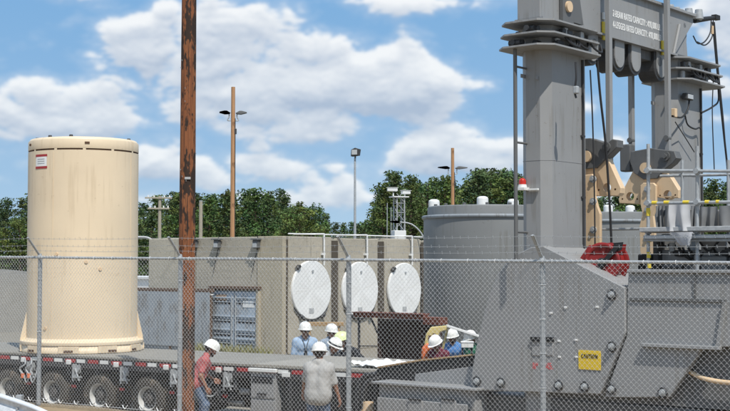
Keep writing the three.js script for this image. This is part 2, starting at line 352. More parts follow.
{ // low white shed behind the tan cask
  const p = W(160, 277, 60), s = thing('low_shed', 'low white shed with a brown roof edge left of the concrete vault', 'shed', V(p.x, 0, p.z));
  mesh('wall', bx(5, p.y - .1, 3, -2.5, (p.y - .1) / 2, -1.5), M.white, s); mesh('roof', bx(5.2, .1, 3.2, -2.5, p.y - .05, -1.5), M.pipeWhite, s); mesh('trim', bx(5.02, .12, .04, -2.5, p.y - .62, .02), M.rust, s);
}
// ------------------------------------------------------------------ louvred doors of the vault and the corrugated screen beside them
{
  const c = VAULT, z = .02, p = hit(258, 290, c, 'z', z), q = hit(214, 290, c, 'z', z), w = p.x - q.x, h = p.y, x0 = q.x, rows = [302.5, 321, 334.5, 343.5].map(y => hit(236, y, c, 'z', z).y);
  mesh('door_lintel', [rb(w + .3, .12, .22, x0 + w / 2, h + .06, .06, .02)], M.brown, c);
  for (const x of [x0 - .06, x0 + w + .06]) mesh('door_jamb', rb(.12, h, .16, x, h / 2, .05, .015), x < x0 ? M.brown : M.concreteTan, c);
  for (const s of [0, 1]) {
    const dw = w / 2 - .02, x = x0 + w * (.25 + .5 * s), d = mesh('louvred_door', rb(dw, h - .06, .07, x, (h - .06) / 2, .05, .015), M.contBlue, c);
    for (const y of rows) {
      mesh('louvre', bx(dw * .86, .13, .02, x, y, .082), M.black, d);
      for (let k = 0; k < 5; k++) mesh('louvre_fin', bx(.035, .15, .03, x - dw * .36 + k * dw * .18, y, .082), M.contBlue, d); mesh('louvre_fin', bx(dw * .86, .02, .05, x, y + .02, .085, 0, .5), M.contBlue, d);
      mesh('rib', rb(dw * .94, .06, .06, x, y + .16, .09, .012), M.contBlue, d);
    }
    mesh('locking_bar', rod(V(x + (s ? -1 : 1) * dw * .42, .2, .11), V(x + (s ? -1 : 1) * dw * .42, h - .2, .11), .025), M.galv, d);
    mesh('patch', rb(dw * .5, .22, .012, x + (s ? .15 : -.1), h - (s ? .5 : .28), .09, .004), s ? M.white : M.orangeDull, d);
  }
  const sc = thing('screen_wall', 'weathered grey-blue corrugated steel screen wall with rusty posts left of the louvred doors', 'screen wall', c.localToWorld(V(0, 0, .45))), r = hit(212.5, 289, sc, 'z', 0), l = hit(96, 289, sc, 'z', 0), L = r.x - l.x, H = r.y;
  const n = Math.round(L / .30), pw = L / n;
  for (let k = 0; k < n; k++) { const x = l.x + k * pw; const g = ext([[x, 0], [x + pw * .34, 0], [x + pw * .48, -.10], [x + pw * .86, -.10], [x + pw, 0], [x + pw, -.13], [x, -.13]].map(([a, b]) => [a, b]), .15, H - .12); g.rotateX(-Math.PI / 2); mesh('panel', g, M.contGrey, sc); }
  mesh('top_rail', rb(L + .1, .12, .16, (l.x + r.x) / 2, H - .06, .02, .015), M.brown, sc); mesh('top_rail', rb(L + .06, .05, .12, (l.x + r.x) / 2, H - .2, .03, .012), M.pipeWhite, sc); mesh('bottom_rail', rb(L, .16, .12, (l.x + r.x) / 2, .08, 0, .015), M.contGrey, sc);
  for (const px of [172.5, 211.5, 130]) { const x = hit(px, 300, sc, 'z', 0).x; mesh('post', rb(.10, H, .12, x, H / 2, .06, .012), M.brown, sc); }
}
{ // weeds
  const g = [];
  for (let k = 0; k < 800; k++) { const t = rnd(), p = VAULT.localToWorld(V((-4.6 + 4.4 * t) * K, 0, .35 + rr(-.1, .5))), h = rr(.12, .6) * (.3 + .9 * perlin.noise(t * 9, 2, 0) ** 2 + .35), a = rr(0, 6.28), w = rr(.015, .04); const q = new THREE.BufferGeometry(); q.setAttribute('position', new THREE.Float32BufferAttribute([p.x - w * Math.cos(a), 0, p.z - w * Math.sin(a), p.x + w * Math.cos(a), 0, p.z + w * Math.sin(a), p.x + rr(-.2, .2), h, p.z + rr(-.2, .2)], 3)); q.computeVertexNormals(); g.push(q); }
  const m = mesh('weeds', g, M.weed, scene); m.userData.kind = 'stuff'; tag(m, 'dry green weeds growing at the foot of the pale blue louvred doors', 'weeds');
}

// ------------------------------------------------------------------ trees
function leafQuad(P, C, c, s, col) {
  const a = V(rr(-1, 1), rr(-.6, 1), rr(-1, 1)).normalize(), b = V(rr(-1, 1), rr(-1, 1), rr(-1, 1)).cross(a).normalize();
  const p = [c.clone().addScaledVector(a, -s), c.clone().addScaledVector(b, s * .5), c.clone().addScaledVector(a, s), c.clone().addScaledVector(b, -s * .5)];
  for (const k of [0, 1, 2, 0, 2, 3]) { P.push(p[k].x, p[k].y, p[k].z); C.push(...col); }
}
function makeTree(kind) {                                                // ten metres tall, scaled on planting
  const P = [], C = [], limbs = [], g = new THREE.Group(), H = 10, pine = kind < 3;
  const nL = pine ? 54 : 50;
  limbs.push(rod(V(0, 0, 0), V(.1, H * .55, .05), .17, 7, .1), rod(V(.1, H * .55, .05), V(0, H * .93, 0), .1, 6, .03));
  const base = pine ? [.056, .096, .026] : [.072, .118, .032];
  for (let k = 0; k < nL; k++) {
    const t = (k + .5) / nL, h = pine ? .18 + .80 * t : .22 + .68 * t, az = k * 2.4 + rr(-.5, .5);
    const L = pine ? (2.5 * (1 - t) ** .85 + .22) * rr(.55, 1.15) : 2.6 * Math.sqrt(Math.max(.05, 1 - (2 * t - .85) ** 2 * .8)) * rr(.5, 1.1);
    const up = pine ? rr(.02, .35) : rr(.1, .7), o = V(.05, h * H, 0), d = V(Math.cos(az), up, Math.sin(az)), e = o.clone().addScaledVector(d, L);
    limbs.push(rod(o, e, .035, 4, .012));
    const np = Math.max(2, Math.round(L * 2.1)), tone = rr(.7, 1.4), hue = rr(-.2, .25);
    for (let q = 0; q < np; q++) {
      const c = o.clone().addScaledVector(d, L * (.35 + .68 * (q + rr(.3, 1)) / np)).add(V(rr(-.2, .2), rr(-.15, .2), rr(-.2, .2))), R = rr(.30, .58) * (pine ? .9 : 1.05);
      for (let m = 0; m < 27; m++) {
        const n = V(rr(-1, 1), rr(-1, 1), rr(-1, 1)).normalize().multiplyScalar(R * Math.cbrt(rr(.1, 1))); n.y *= .7;
        const j = tone * rr(.75, 1.3); leafQuad(P, C, c.clone().add(n), rr(.075, .155), [base[0] * j * (1 + hue), base[1] * j, base[2] * j * (1 - hue)]);
      }
    }
  }
  const lg = new THREE.BufferGeometry(); lg.setAttribute('position', new THREE.Float32BufferAttribute(P, 3)); lg.setAttribute('color', new THREE.Float32BufferAttribute(C, 3)); lg.computeVertexNormals();
  mesh('trunk', limbs, M.bark, g); mesh('crown', lg, M.leaf, g);
  return g;
}
{
  const kinds = [0, 1, 2, 3, 4].map(makeTree);
  const leafTones = [[1, 1, 1], [1.25, 1.15, .9], [.8, .85, .9], [1.35, 1.3, 1], [.95, 1.1, .8], [1.1, .95, .8]].map(c => { const m = M.leaf.clone(); m.color.setRGB(...c); return m; });
  // height of the tree line across the view (column, row)
  const line = [[-90, 200], [0, 199], [25, 200], [60, 204], [110, 205], [135, 205], [140, 203], [165, 196], [195, 192], [235, 190], [258, 190], [290, 196], [302, 200], [322, 214], [345, 222], [372, 221], [388, 178], [402, 175], [420, 180], [440, 178], [470, 174], [492, 166], [515, 172], [545, 182], [600, 196], [640, 186], [700, 180], [720, 180], [830, 186]];
  const at = px => { for (let i = 1; i < line.length; i++) if (px <= line[i][0]) { const [a, b] = [line[i - 1], line[i]]; return b[1] === a[1] ? a[1] : a[1] + (b[1] - a[1]) * (px - a[0]) / (b[0] - a[0]); } return 190; };
  const where = [[-60, 0, 'at the far left edge behind the gravel bank'], [0, 140, 'behind the tan cask'], [140, 235, 'left of the wooden lamp pole'], [235, 330, 'right of the wooden lamp pole'], [330, 384, 'low behind the floodlight pole'], [384, 470, 'in the clump by the camera mast'], [470, 560, 'behind the near grey cask'], [560, 660, 'seen between the gantry legs'], [660, 840, 'right of the far gantry leg']];
  const put = [];
  for (const row of [0, 1, 2]) {
    let px = -80 + row * 9;
    while (px < 810) {
      const Z = [112, 128, 146][row] + rr(-5, 5), y = at(px) + [9, 3, 0][row] * rr(.4, 1.5) - (rnd() < .18 ? 3 : 0), low = px > 322 && px < 384;
      put.push([px, y - (rnd() < .2 ? rr(2, 6) : 0) + (row === 2 ? rr(-2, 5) : 0), low ? Z + 25 : Z, row]); px += rr(14, 25) * (low ? .7 : 1);
    }
  }
  for (const [px, y] of [[384, 184], [396, 173], [411, 176], [428, 180], [445, 176], [478, 172], [491, 166], [508, 172], [230, 190], [255, 189], [180, 193], [312, 208], [300, 199]]) put.push([px, y, 104 + rr(-3, 3), 0]);
  const all = [];
  const tones = ['slender dark pine', 'broad dark pine', 'ragged dark pine', 'round mid-green tree', 'loose mid-green tree'];
  put.forEach(([px, y, Z, row], i) => {
    const p = W(px, y, Z), k = [0, 1, 3, 2, 0, 4, 1, 2, 0][i % 9], o = kinds[k].clone(), s = p.y / 9.9, w = s * rr(.95, 1.3);
    o.children.find(q => q.name === 'crown').material = leafTones[(i * 5 + row) % leafTones.length];
    o.name = numbered('tree'); scene.add(o); o.position.set(p.x, 0, p.z); o.scale.set(w, s, w); o.rotation.y = rr(0, 6.28);
    const spot = where.find(a => px >= a[0] && px < a[1]) || where[px < 0 ? 0 : 8];
all.push([o, px, `${tones[k]}, ${['front', 'middle', 'back'][row]} row, ${spot[2]}`]);
  });
  const by = {}; all.forEach(a => (by[a[2]] ??= []).push(a));
  for (const [l, list] of Object.entries(by)) { list.sort((a, b) => a[1] - b[1]); list.forEach((a, i) => tag(a[0], list.length === 1 ? l : `${list.length === 2 ? ['left', 'right'][i] : ['leftmost', ...['second', 'third', 'fourth', 'fifth', 'sixth'].slice(0, list.length - 2), 'rightmost'][i]} ${l}`, 'tree', 'trees of the treeline')); }
}
// ------------------------------------------------------------------ grey storage casks
function overpack(label, px, Z, top, caps, group) {
  const c = thing('storage_cask', label, 'storage cask', V((px - CX) * Z / F, 0, -Z), .4, group);
  const R = 1.70, b = top - .26;
  mesh('shell', lathe([[0, 0], [R, 0], [R, b - .09], [R - .015, b - .07]], 128), M.cask, c);
  mesh('rim', lathe([[R - .02, b - .09], [R + .045, b - .085], [R + .055, b - .02], [R + .02, b + .005], [R - .12, b + .01]], 128), M.contGrey, c);
  const lid = mesh('lid', lathe([[R - .11, b - .02], [R - .11, top - .03], [R - .15, top], [0, top + .03]], 128), M.cask, c);
  for (const a of [1.1, 2.7, 4.3, 5.9]) mesh('weld_seam', bx(.02, b - .2, .006, Math.sin(a) * (R + .001), b / 2, Math.cos(a) * (R + .001), a), M.cask, c);
  for (const [q, dz, h] of caps) {
    const w = W(q, 208, Z + dz), p = c.worldToLocal(V(w.x, 0, w.z)), g = lathe([[.155, 0], [.155, h - .05], [.14, h - .01], [.08, h + .02], [0, h + .025]], 28); g.translate(p.x, top + .0, p.z);
    mesh('vent_cap', g, M.white, lid);
  }
  for (let k = 0; k < 14; k++) { const a = k / 14 * 6.2832; mesh('lid_bolt', cy(.05, .05, .06, Math.sin(a) * (R - .3), top + .03, Math.cos(a) * (R - .3), 8), M.greyDark, lid); }
  return c;
}
scene.updateMatrixWorld();
overpack('dark grey cylindrical storage cask with white vent caps, nearest behind the gantry', 485, 36, 4.68, [[434, .3, .20], [482.5, -1.0, .22], [513, .1, .20]], 'grey storage casks');
overpack('grey storage cask farther back, seen between the gantry legs', 611, 44, 4.80, [[608, -1.0, .22], [630, -.6, .22], [580, 0, .22]], 'grey storage casks');

// ------------------------------------------------------------------ trailer
const TR = thing('platform_trailer', 'long dark multi-axle platform trailer carrying the tan cask', 'trailer', V(-4.293, 0, -25.6), -30.85 * Math.PI / 180);
{
  const X0 = -8.4, X1 = 5.3, D = 1.25, t = TR;
  mesh('deck', [rb(2.6 - X0, .05, 2.45, (X0 + 2.6) / 2, D - .025, -1.225, .01)], M.deck, t);
  mesh('front_deck', [rb(X1 - 2.6, .06, 2.45, (X1 + 2.6) / 2, D - .02, -1.225, .01)], M.deckPale, t);
  mesh('side_rail', [rb(X1 - X0, .20, .10, (X0 + X1) / 2, D - .155, -.06, .012), rb(X1 - X0, .20, .10, (X0 + X1) / 2, D - .155, -2.39, .012)], M.steelDark, t);
  mesh('spine', [bx(X1 - X0, .42, .9, (X0 + X1) / 2, D - .36, -1.22), bx(X1 - X0, .12, 2.2, (X0 + X1) / 2, D - .16, -1.22)], M.black, t);
  for (let x = X0 + .3; x < 2.4; x += .75) mesh('cross_beam', bx(.12, .22, 2.3, x, D - .3, -1.22), M.black, t);
  // reflective tape, lamps and brackets on the rail
  for (let x = X0 + .2; x < X1; x += .62) { mesh('red_tape', bx(.27, .07, .008, x, D - .11, -.006), M.redTape, t); mesh('white_tape', bx(.22, .07, .008, x + .29, D - .11, -.006), M.pipeWhite, t); }
  for (let k = -6; k < 2; k++) {
    const x = k * 1.27 + .64;
    mesh('bracket', [bx(.12, .16, .04, x + .12, D - .27, .0), bx(.03, .34, .10, x + .05, D - .34, .03), bx(.17, .03, .12, x + .12, D - .43, .03), rod(V(x + .08, D - .26, .04), V(x + .2, D - .5, .05), .02), rod(V(x + .2, D - .26, .04), V(x + .06, D - .46, .05), .018)], M.galv, t);
    mesh('marker_lamp', rb(.12, .10, .05, x - .12, D - .14, .02, .015), M.pipeWhite, t);
    mesh('marker_lamp', rb(.12, .06, .04, x + .02, D - .62, .0, .012), M.redTape, t);
  }
  // axles: twin wheels at each side
  const tyre = lathe([[.235, -.14], [.30, -.145], [.37, -.135], [.40, -.10], [.405, -.06], [.395, -.05], [.405, -.04], [.405, 0], [.395, .005], [.405, .015], [.405, .06], [.40, .10], [.37, .135], [.30, .145], [.235, .14]], 48); tyre.rotateX(Math.PI / 2);
  const tread = []; for (let k = 0; k < 44; k++) { const a = k / 44 * 6.2832; const b = bx(.022, .025, .2, 0, .405, 0); b.rotateZ(a); tread.push(b); }
  const rimG = lathe([[.238, .125], [.222, .130], [.212, .115], [.204, .045], [.19, .03]], 40); const discG = lathe([[.19, .032], [.15, .015], [.115, .015], [.10, .03], [.095, .085], [.075, .10], [0, .105]], 40); rimG.rotateX(Math.PI / 2); discG.rotateX(Math.PI / 2);
  const rimMesh = norm(rimG, true), tyreG = mergeGeometries([norm(tyre, true), ...tread.map(q => norm(q))]);
  const nuts = mergeGeometries(Array.from({ length: 10 }, (_, k) => norm(cy(.014, .014, .03, Math.cos(k * .628) * .14, Math.sin(k * .628) * .14, .025, 6, 'z'))));
  for (let k = -5; k <= 0; k++) {
    const x = k * 1.27;
    for (const [z, out] of [[-.18, 1], [-2.27, -1]]) {
      const w = new THREE.Group(); w.name = 'wheel'; w.position.set(x, .47, z); if (out < 0) w.rotation.y = Math.PI; t.add(w);
      for (const [n, g, m] of [['tyre', tyreG, M.tyre], ['rim', rimMesh, M.rim], ['wheel_disc', norm(discG, true), M.wheelDisc], ['wheel_nut', nuts, M.galv]]) { const q = new THREE.Mesh(g, m); q.name = n; if (n === 'wheel_nut') q.userData.kind = 'stuff'; q.castShadow = q.receiveShadow = true; w.add(q); }
      const in2 = new THREE.Mesh(tyreG, M.tyre); in2.name = 'tyre'; in2.position.z = -.34; w.scale.setScalar(1.03); w.add(in2);
    }
    mesh('axle', [rod(V(x, .42, -.3), V(x, .42, -2.2), .07, 10), bx(.22, .5, .2, x + .2, .72, -.75), bx(.22, .5, .2, x + .2, .72, -1.75), rod(V(x + .5, .95, -.7), V(x, .45, -.7), .06, 8)], M.black, t);
    mesh('mudguard', bx(.5, .03, .6, x + .75, .92, -.35), M.black, t);
  }
  // gladhand hoses between the first axles in view
  for (const [px, m] of [[24, M.galv], [30, M.galv]]) { const p = hit(px, 358, t, 'z', .06); mesh('hose', pipe([V(p.x, p.y, .02), V(p.x + .08, p.y - .12, .1), V(p.x - .06, p.y - .22, .11), V(p.x + .05, p.y - .36, .1), V(p.x + .12, p.y - .5, .09), V(p.x + .2, p.y - .36, .09), V(p.x + .22, p.y - .1, .03)], .018, 40), m, t); mesh('coupling', cy(.04, .04, .09, p.x + .02, p.y - .36, .1, 10), M.orange, t); }
  // hydraulics, valves and pipes ahead of the axles
  const hy = [], pale = [];
  for (let k = 0; k < 26; k++) { const x = rr(.8, 2.3), y = rr(.35, 1.05), z = rr(-.45, -.05); (k % 3 ? hy : pale).push(k % 2 ? cy(rr(.03, .07), rr(.03, .07), rr(.12, .35), x, y, z, 10, ['x', 'y', 'z'][k % 3]) : rb(rr(.08, .22), rr(.06, .2), rr(.08, .2), x, y, z, .01)); }
  hy.push(bx(1.9, .7, 1.4, 1.65, .72, -1.25), rod(V(.8, .5, -.3), V(2.5, .6, -.3), .05)); mesh('hydraulic_unit', hy, M.steelDark, t); pale.forEach(q => mesh('valve_block', q, M.galv, t));
  for (let k = 0; k < 11; k++) { const x = rr(.9, 1.9), y = rr(.75, 1.08); mesh('hose', pipe([V(x, y, -.08), V(x + rr(.05, .2), y - rr(.05, .3), .06), V(x + rr(.1, .5), y - rr(.2, .55), .04), V(x + rr(.3, .7), y - rr(0, .3), -.1)], .018, 24), k % 3 ? M.rubber : M.galv, t); }
  mesh('filter_cap', cy(.05, .05, .12, 1.28, .78, .0, 12), M.orange, t);
  // grey power-pack cabinet
  const a = hit(250, 370, t, 'z', .02), b = hit(275.5, 370, t, 'z', .02), cw = b.x - a.x, cx = (a.x + b.x) / 2;
  const cab = mesh('cabinet', rb(cw, .92, 1.0, cx, .66, -.50, .02), M.grey, t);
  mesh('cabinet_door', [rb(cw - .05, .40, .03, cx, .40, .01, .01)], M.grey, cab); mesh('cabinet_door', [rb(cw - .05, .36, .03, cx, .82, .01, .01)], M.grey, cab);
  mesh('cabinet_lid', rb(cw + .06, .07, 1.06, cx, 1.15, -.48, .015), M.pipeWhite, cab); mesh('handle', bx(.2, .03, .04, cx, .72, .04), M.steelDark, cab);
  for (let k = 0; k < 7; k++) mesh('vent_slot', bx(cw * .8, .012, .01, cx, .92 + k * .018, .028), M.black, cab);
  for (let k = 0; k < 6; k++) mesh('tail_lamp', rb(.16, .11, .06, cx - .3 + k * .52, .16 + .0 * k, .03, .02), k % 2 ? M.pipeWhite : M.redTape, t);
  mesh('step_rail', rb(4.2, .06, .10, cx + 1.2, .08, .0, .015), M.steelDark, t);
  mesh('tool_box', [rb(2.9, .72, .8, b.x + 1.6, .72, -.45, .02)], M.black, t);
  for (let k = 0; k < 8; k++) mesh('rib', bx(.05, .7, .04, b.x + .3 + k * .36, .72, -.03), M.steelDark, t);
  mesh('label_plate', rb(.18, .09, .02, b.x + .22, 1.09, .0, .008), M.pipeWhite, t);
  mesh('nose_beam', [rb(.5, .8, 2.2, X1 - .2, .8, -1.22, .04)], M.steelDark, t);
}
{ // crumpled sheet and papers lying on the front deck
  const p0 = hit(352, 368, TR, 'y', 1.27), g = new THREE.PlaneGeometry(1.2, .9, 46, 34); g.rotateX(-Math.PI / 2); const p = g.attributes.position;
  for (let i = 0; i < p.count; i++) { const x = p.getX(i), z = p.getZ(i); p.setY(i, .02 + .16 * Math.abs(perlin.noise(x * 2.6, z * 2.4, 1)) + .09 * Math.abs(perlin.noise(x * 7, z * 6, 4))); }
  g.computeVertexNormals(); const m = mesh('plastic_sheet', g, M.sheet, scene); m.position.copy(TR.localToWorld(V(p0.x + .4, 1.262, -.6))); m.rotation.y = TR.rotation.y; tag(m, 'crumpled white plastic sheet lying on the front deck of the trailer', 'plastic sheet');
}
// ------------------------------------------------------------------ tan cask on the trailer
{
  const c = thing('transfer_cask', 'tall tan steel cask standing upright on the platform trailer', 'transfer cask', TR.localToWorld(V(-2.845, 1.255, -1.25)));
  const R = 1.17, H = 4.52, bz = .17;
  mesh('shell', lathe([[R, bz], [R, H - .288]], 160), M.tan, c);
  mesh('lid', lathe([[R - .03, H - .288], [R - .03, H - .252], [R, H - .252], [R, H - .07], [R - .05, H - .01], [R - .12, H], [0, H + .02]], 160), M.tan, c);
  // groove below the lid: long dark recesses with short bridges between
  for (let k = 0; k < 12; k++) { const g = new THREE.CylinderGeometry(R - .012, R - .012, .028, 16, 1, true, k * Math.PI / 6 - .12, Math.PI / 6 - .05); g.translate(0, H - .27, 0); mesh('groove', g, M.slot, c); }
  for (let k = 0; k < 12; k++) { const g = new THREE.CylinderGeometry(R - .002, R - .002, .038, 4, 1, true, k * Math.PI / 6 - .172, .054); g.translate(0, H - .27, 0); mesh('bridge', g, M.tan, c); }
  for (const a of [-1.9, -.65, .1, .62, 2.2]) mesh('lid_bolt', cy(.035, .045, .05, Math.sin(a) * .98, H + .02, Math.cos(a) * .98, 10), M.steelDark, c);
  for (const a of [-.35, .95, -1.15]) { const g = bx(.10, .045, .02, 0, H - .14, R); g.rotateY(a); mesh('lift_socket', g, M.slot, c); }
  for (const a of [.33, 1.9]) { const g = bx(.014, H - .62, .012, 0, H / 2 - .02, R); g.rotateY(a); mesh('weld_seam', g, M.tan, c); }
  for (const a of [-.75, .33]) for (const s of [-1, 1]) {} 
  // placard: white with a red band above and below
  const ang = -.02 + Math.atan2(0, 1) - .0, put = (w, h, y, a, m, n, d = .006) => { const g = new THREE.CylinderGeometry(R + d, R + d, h, 8, 1, true, a - w / 2 / R, w / R); g.translate(0, y, 0); mesh(n, g, m, c); };
  const pa = .05;
  put(.34, .20, H - .52, pa, M.letter, 'placard'); put(.36, .05, H - .395, pa, M.redTape, 'placard_band', .007); put(.36, .05, H - .645, pa, M.redTape, 'placard_band', .007);
  for (const k of [0, 1, 2]) put(.22, .014, H - .47 - k * .045, pa, M.galv, 'print_line', .008);
  // stubs and scuffs low on the shell
  for (const [a, y] of [[.42, 2.06], [.95, 1.9], [.2, .52], [1.2, 1.75]]) { const g = cy(.035, .035, .03, 0, y, R + .005, 10, 'z'); g.rotateY(a); mesh('plug', g, M.tanLug, c); }
  // base ring, gussets, feet
  mesh('base_skirt', lathe([[R - .01, .30], [R + .012, .29], [R + .03, .25], [R + .125, .235], [R + .135, .225], [R + .135, .165], [R + .12, .16]], 128), M.tan, c);
  for (const a of [.894, .894 + Math.PI]) { const g = ext([[0, 0], [.135, 0], [.125, .08], [.03, .50], [.012, .60], [0, .60]], -.16, .16, .008); g.translate(R - .012, .225, 0); g.rotateY(a); mesh('gusset', g, M.tan, c); }
  mesh('base_ring', lathe([[R - .2, 0], [R + .115, 0], [R + .12, .01], [R + .12, .16], [R - .2, .17]], 128), M.tan, c);
  for (let k = 0; k < 10; k++) { const a = k / 10 * 6.2832 + .05, g = rb(.42, .14, .10, 0, .08, R + .085, .008); g.rotateY(a); mesh('base_lug', g, M.tan, c); const s = bx(.19, .05, .02, (k % 3 - 1) * .1, .05, R + .127); s.rotateY(a); mesh('lug_slot', s, M.slot, c); }
}
// ------------------------------------------------------------------ gantry transporter
const G = thing('gantry_transporter', 'huge grey crawler gantry transporter with two towers and a lettered lifting beam', 'gantry crane', V(190 * 21 / F, 0, -21));
const hz = (px, py, z) => hit(px, py, G, 'z', z);
const poly = (pts, z) => pts.map(([x, y]) => { const p = hz(x, y, z); return [p.x, p.y]; });
{
  const t = G, SP = -4.5;
  const oct = (x0, x1, z0, z1, c) => [[x0 + c, z0], [x1 - c, z0], [x1, z0 + c], [x1, z1 - c], [x1 - c, z1], [x0 + c, z1], [x0, z1 - c], [x0, z0 + c]];
  const slab = (x0, x1, z0, z1, c, y0, y1, bev = 0) => { const g = ext(oct(x0, x1, -z1, -z0, c), y0, y1, bev); g.rotateX(-Math.PI / 2); return g; };
  for (const [zc, s] of [[0, 1], [SP, -1]]) {
    const tw = mesh('tower', slab(-.27, .27, zc - .66, zc + .66, .14, .6, 6.9, .004), M.grey, t);
    const zo = zc + s * .66;
    for (const y of [6.50, 6.70, 6.90]) {
      const out = 1.12 - (y - 6.5) * .2, x0 = -.46, x1 = .56 - (y - 6.5) * .12;
      const za = s > 0 ? zc - .74 : zc - out, zb = s > 0 ? zc + out : zc + .74;
      mesh('platform', slab(x0, x1, za, zb, .2, y, y + .028), M.grey, tw);
    }
    const g2 = []; // hydraulic cylinders and hoses packed between the platforms
    for (let k = 0; k < 9; k++) { const zz = zc + s * rr(.7, 1.0), yy = 6.54 + (k % 2) * .2; g2.push(cy(.045, .045, rr(.12, .26), rr(-.25, .22), yy + .06, zz, 10, k % 3 ? 'x' : 'z')); }
    for (let k = 0; k < 8; k++) g2.push(rb(.08, .10, rr(.06, .2), (k % 2 ? .36 : -.33), 6.6 + (k % 4 > 1 ? .2 : 0), zc + rr(-.6, .6), .015));
    mesh('cylinder', g2, M.steelDark, tw);
    for (let k = 0; k < 5; k++) mesh('clevis', rb(.05, .14, .10, .36, 6.61 + (k % 2) * .2, zc - .5 + k * .25, .01), M.galv, tw);
    for (let k = 0; k < 5; k++) { const x = .42, z0 = zc + rr(-.6, .6); mesh('hose', pipe([V(x, 6.78, z0), V(x + .08, 6.62, z0 - .1), V(x + .1, 6.58, z0 - .3), V(x, 6.74, z0 - .45)], .018, 16), M.rubber, tw); }
    for (const y of [2.95, 4.75]) mesh('weld_seam', slab(-.274, .274, zc - .664, zc + .664, .142, y, y + .014), M.grey, tw);
    mesh('welded_bar', [bx(.012, .06, .22, -.15, 6.1, zc + .66 + .001), bx(.02, .05, .10, .1, 6.05, zc + .668)], M.grey, tw);
    // head on top of the tower that carries the beam
    const hd = mesh('tower_head', [rb(.50, .07, 1.15, 0, 6.98, zc, .015), ...(s > 0 ? [bx(.06, .95, .50, -.235, 7.47, zc + .03), bx(.06, .95, .34, .305, 7.47, zc + .11), bx(.48, .10, .40, .035, 7.36, zc + .06), rb(.64, .14, .55, .035, 7.93, zc + .03, .02), ext([[0, 0], [.34, 0], [.10, .9], [0, .9]], -.02, .02).rotateY(Math.PI / 2).translate(.30, 7.02, zc - .06)] : [])], M.greyDark, tw);
    for (const x of [-.13, .13]) mesh('clevis', [rb(.12, .12, .10, x, 7.06, zc + .38, .02), cy(.035, .035, .2, x, 7.14, zc + .38, 10)], M.galv, hd);
    if (s > 0) { mesh('pin', cy(.09, .09, .05, .35, 7.24, zc + .12, 20, 'x'), M.tanLug, hd); mesh('inner_box', bx(.46, .88, .20, .035, 7.46, zc - .02), M.black, hd); }
    // cable tray, lamp and conduits on the inner tower faces
    mesh('conduit', [rod(V(.29, 2.6, zc - .42), V(.29, 6.45, zc - .42), .022), bx(.02, .03, .12, .285, 5.2, zc - .42), bx(.02, .03, .12, .285, 4.2, zc - .42)], M.steelDark, tw);
  }
  { // floodlight and loose cables on the far tower
    const p = hit(686, 97, t, 'x', .33); mesh('flood_lamp', [rb(.1, .12, .30, .36, p.y, p.z, .02)], M.steelDark, t); mesh('lamp_glass', bx(.01, .08, .22, .415, p.y, p.z), M.lampGlass, t);
    const q = (a) => a.map(([x, y]) => hit(x, y, t, 'x', .36));
    mesh('hose', pipe(q([[672, 116], [682, 117], [688, 108], [689, 100]]), .018), M.rubber, t); mesh('hose', pipe(q([[685, 116], [687, 124], [695, 129], [700, 128], [701, 140], [701, 165]]), .016), M.rubber, t);
    mesh('hose', pipe(q([[701, 113], [712, 107], [718, 101], [718, 88]]), .018), M.rubber, t); mesh('hose', pipe(q([[675, 122], [684, 136], [694, 152]]), .010), M.rubber, t);
    const j = hit(673, 113, t, 'x', .33); mesh('junction_box', rb(.08, .16, .1, .35, j.y, j.z, .01), M.tanLug, t);
  }
  // beam across the two towers
  const by = 6.98, ty = 7.80, bf = .26;
  const end = hit(693, 20, t, 'x', bf).z, low = hit(675, 59, t, 'x', bf).z;
  const beam = mesh('lifting_beam', [extX([[.85, by], [.85, ty], [end, ty], [end, ty - .12], [low, by]], -.16, bf, .008), bx(.56, .045, Math.abs(end) + .9, .05, ty + .01, (end + .85) / 2), bx(.52, .035, Math.abs(low) + .85, .05, by - .012, (low + .85) / 2)], M.grey, t);
  {
    const pu = hit(612.5, 12, t, 'x', bf), pv = hit(660.5, 25, t, 'x', bf), w = pu.z - pv.z;
    const put = (s, y) => { const g = text(s, .115, w); g.rotateY(Math.PI / 2); g.translate(bf + .001, y, pu.z); mesh('lettering', g, M.letter, beam); };
    const y1 = hit(613, 13, t, 'x', bf).y - .06, y2 = hit(613, 24.5, t, 'x', bf).y - .05;
    put('2-BEAM RATED CAPACITY : 410,000 LB.', y1); put('4-LEGGED RATED CAPACITY : 410,000 LB', y2);
    for (const [x, y0, y1] of [[602.5, 22, 40], [661.5, 41, 55]]) { const a = hit(x, y0, t, 'x', bf), b = hit(x, y1, t, 'x', bf); mesh('yellow_marker', bx(.03, a.y - b.y, .09, bf + .02, (a.y + b.y) / 2, a.z), M.yellow, beam); if (x < 610) mesh('white_plate', bx(.03, .12, .07, bf + .02, a.y + .1, a.z), M.pipeWhite, beam); }
    for (const px of [593, 619.5, 636, 661]) { // rounded lugs under the beam
      const c = hit(px, 62, t, 'x', .24), pts = []; const r = .23; pts.push([c.z + r, by]); for (let k = 0; k <= 14; k++) { const a = k / 14 * Math.PI; pts.push([c.z + r * Math.cos(a), by - .34 - r * Math.sin(a) * .95]); } pts.push([c.z - r, by]);
      mesh('lug', extX(pts, -.12, .22, .01), M.steelDark, beam); const inn = pts.map(([z, y]) => [c.z + (z - c.z) * .74, by - .01 + (y - by) * .86]); mesh('lug_face', extX(inn, .21, .245, .004), M.grey, beam);
    }
    mesh('cross_tie', [bx(.3, .16, 3.2, .0, by - .12, -2.1), cy(.09, .09, .5, .0, by - .2, -.9, 14, 'x'), cy(.09, .09, .5, 0, by - .2, -3.3, 14, 'x')], M.greyDark, beam);
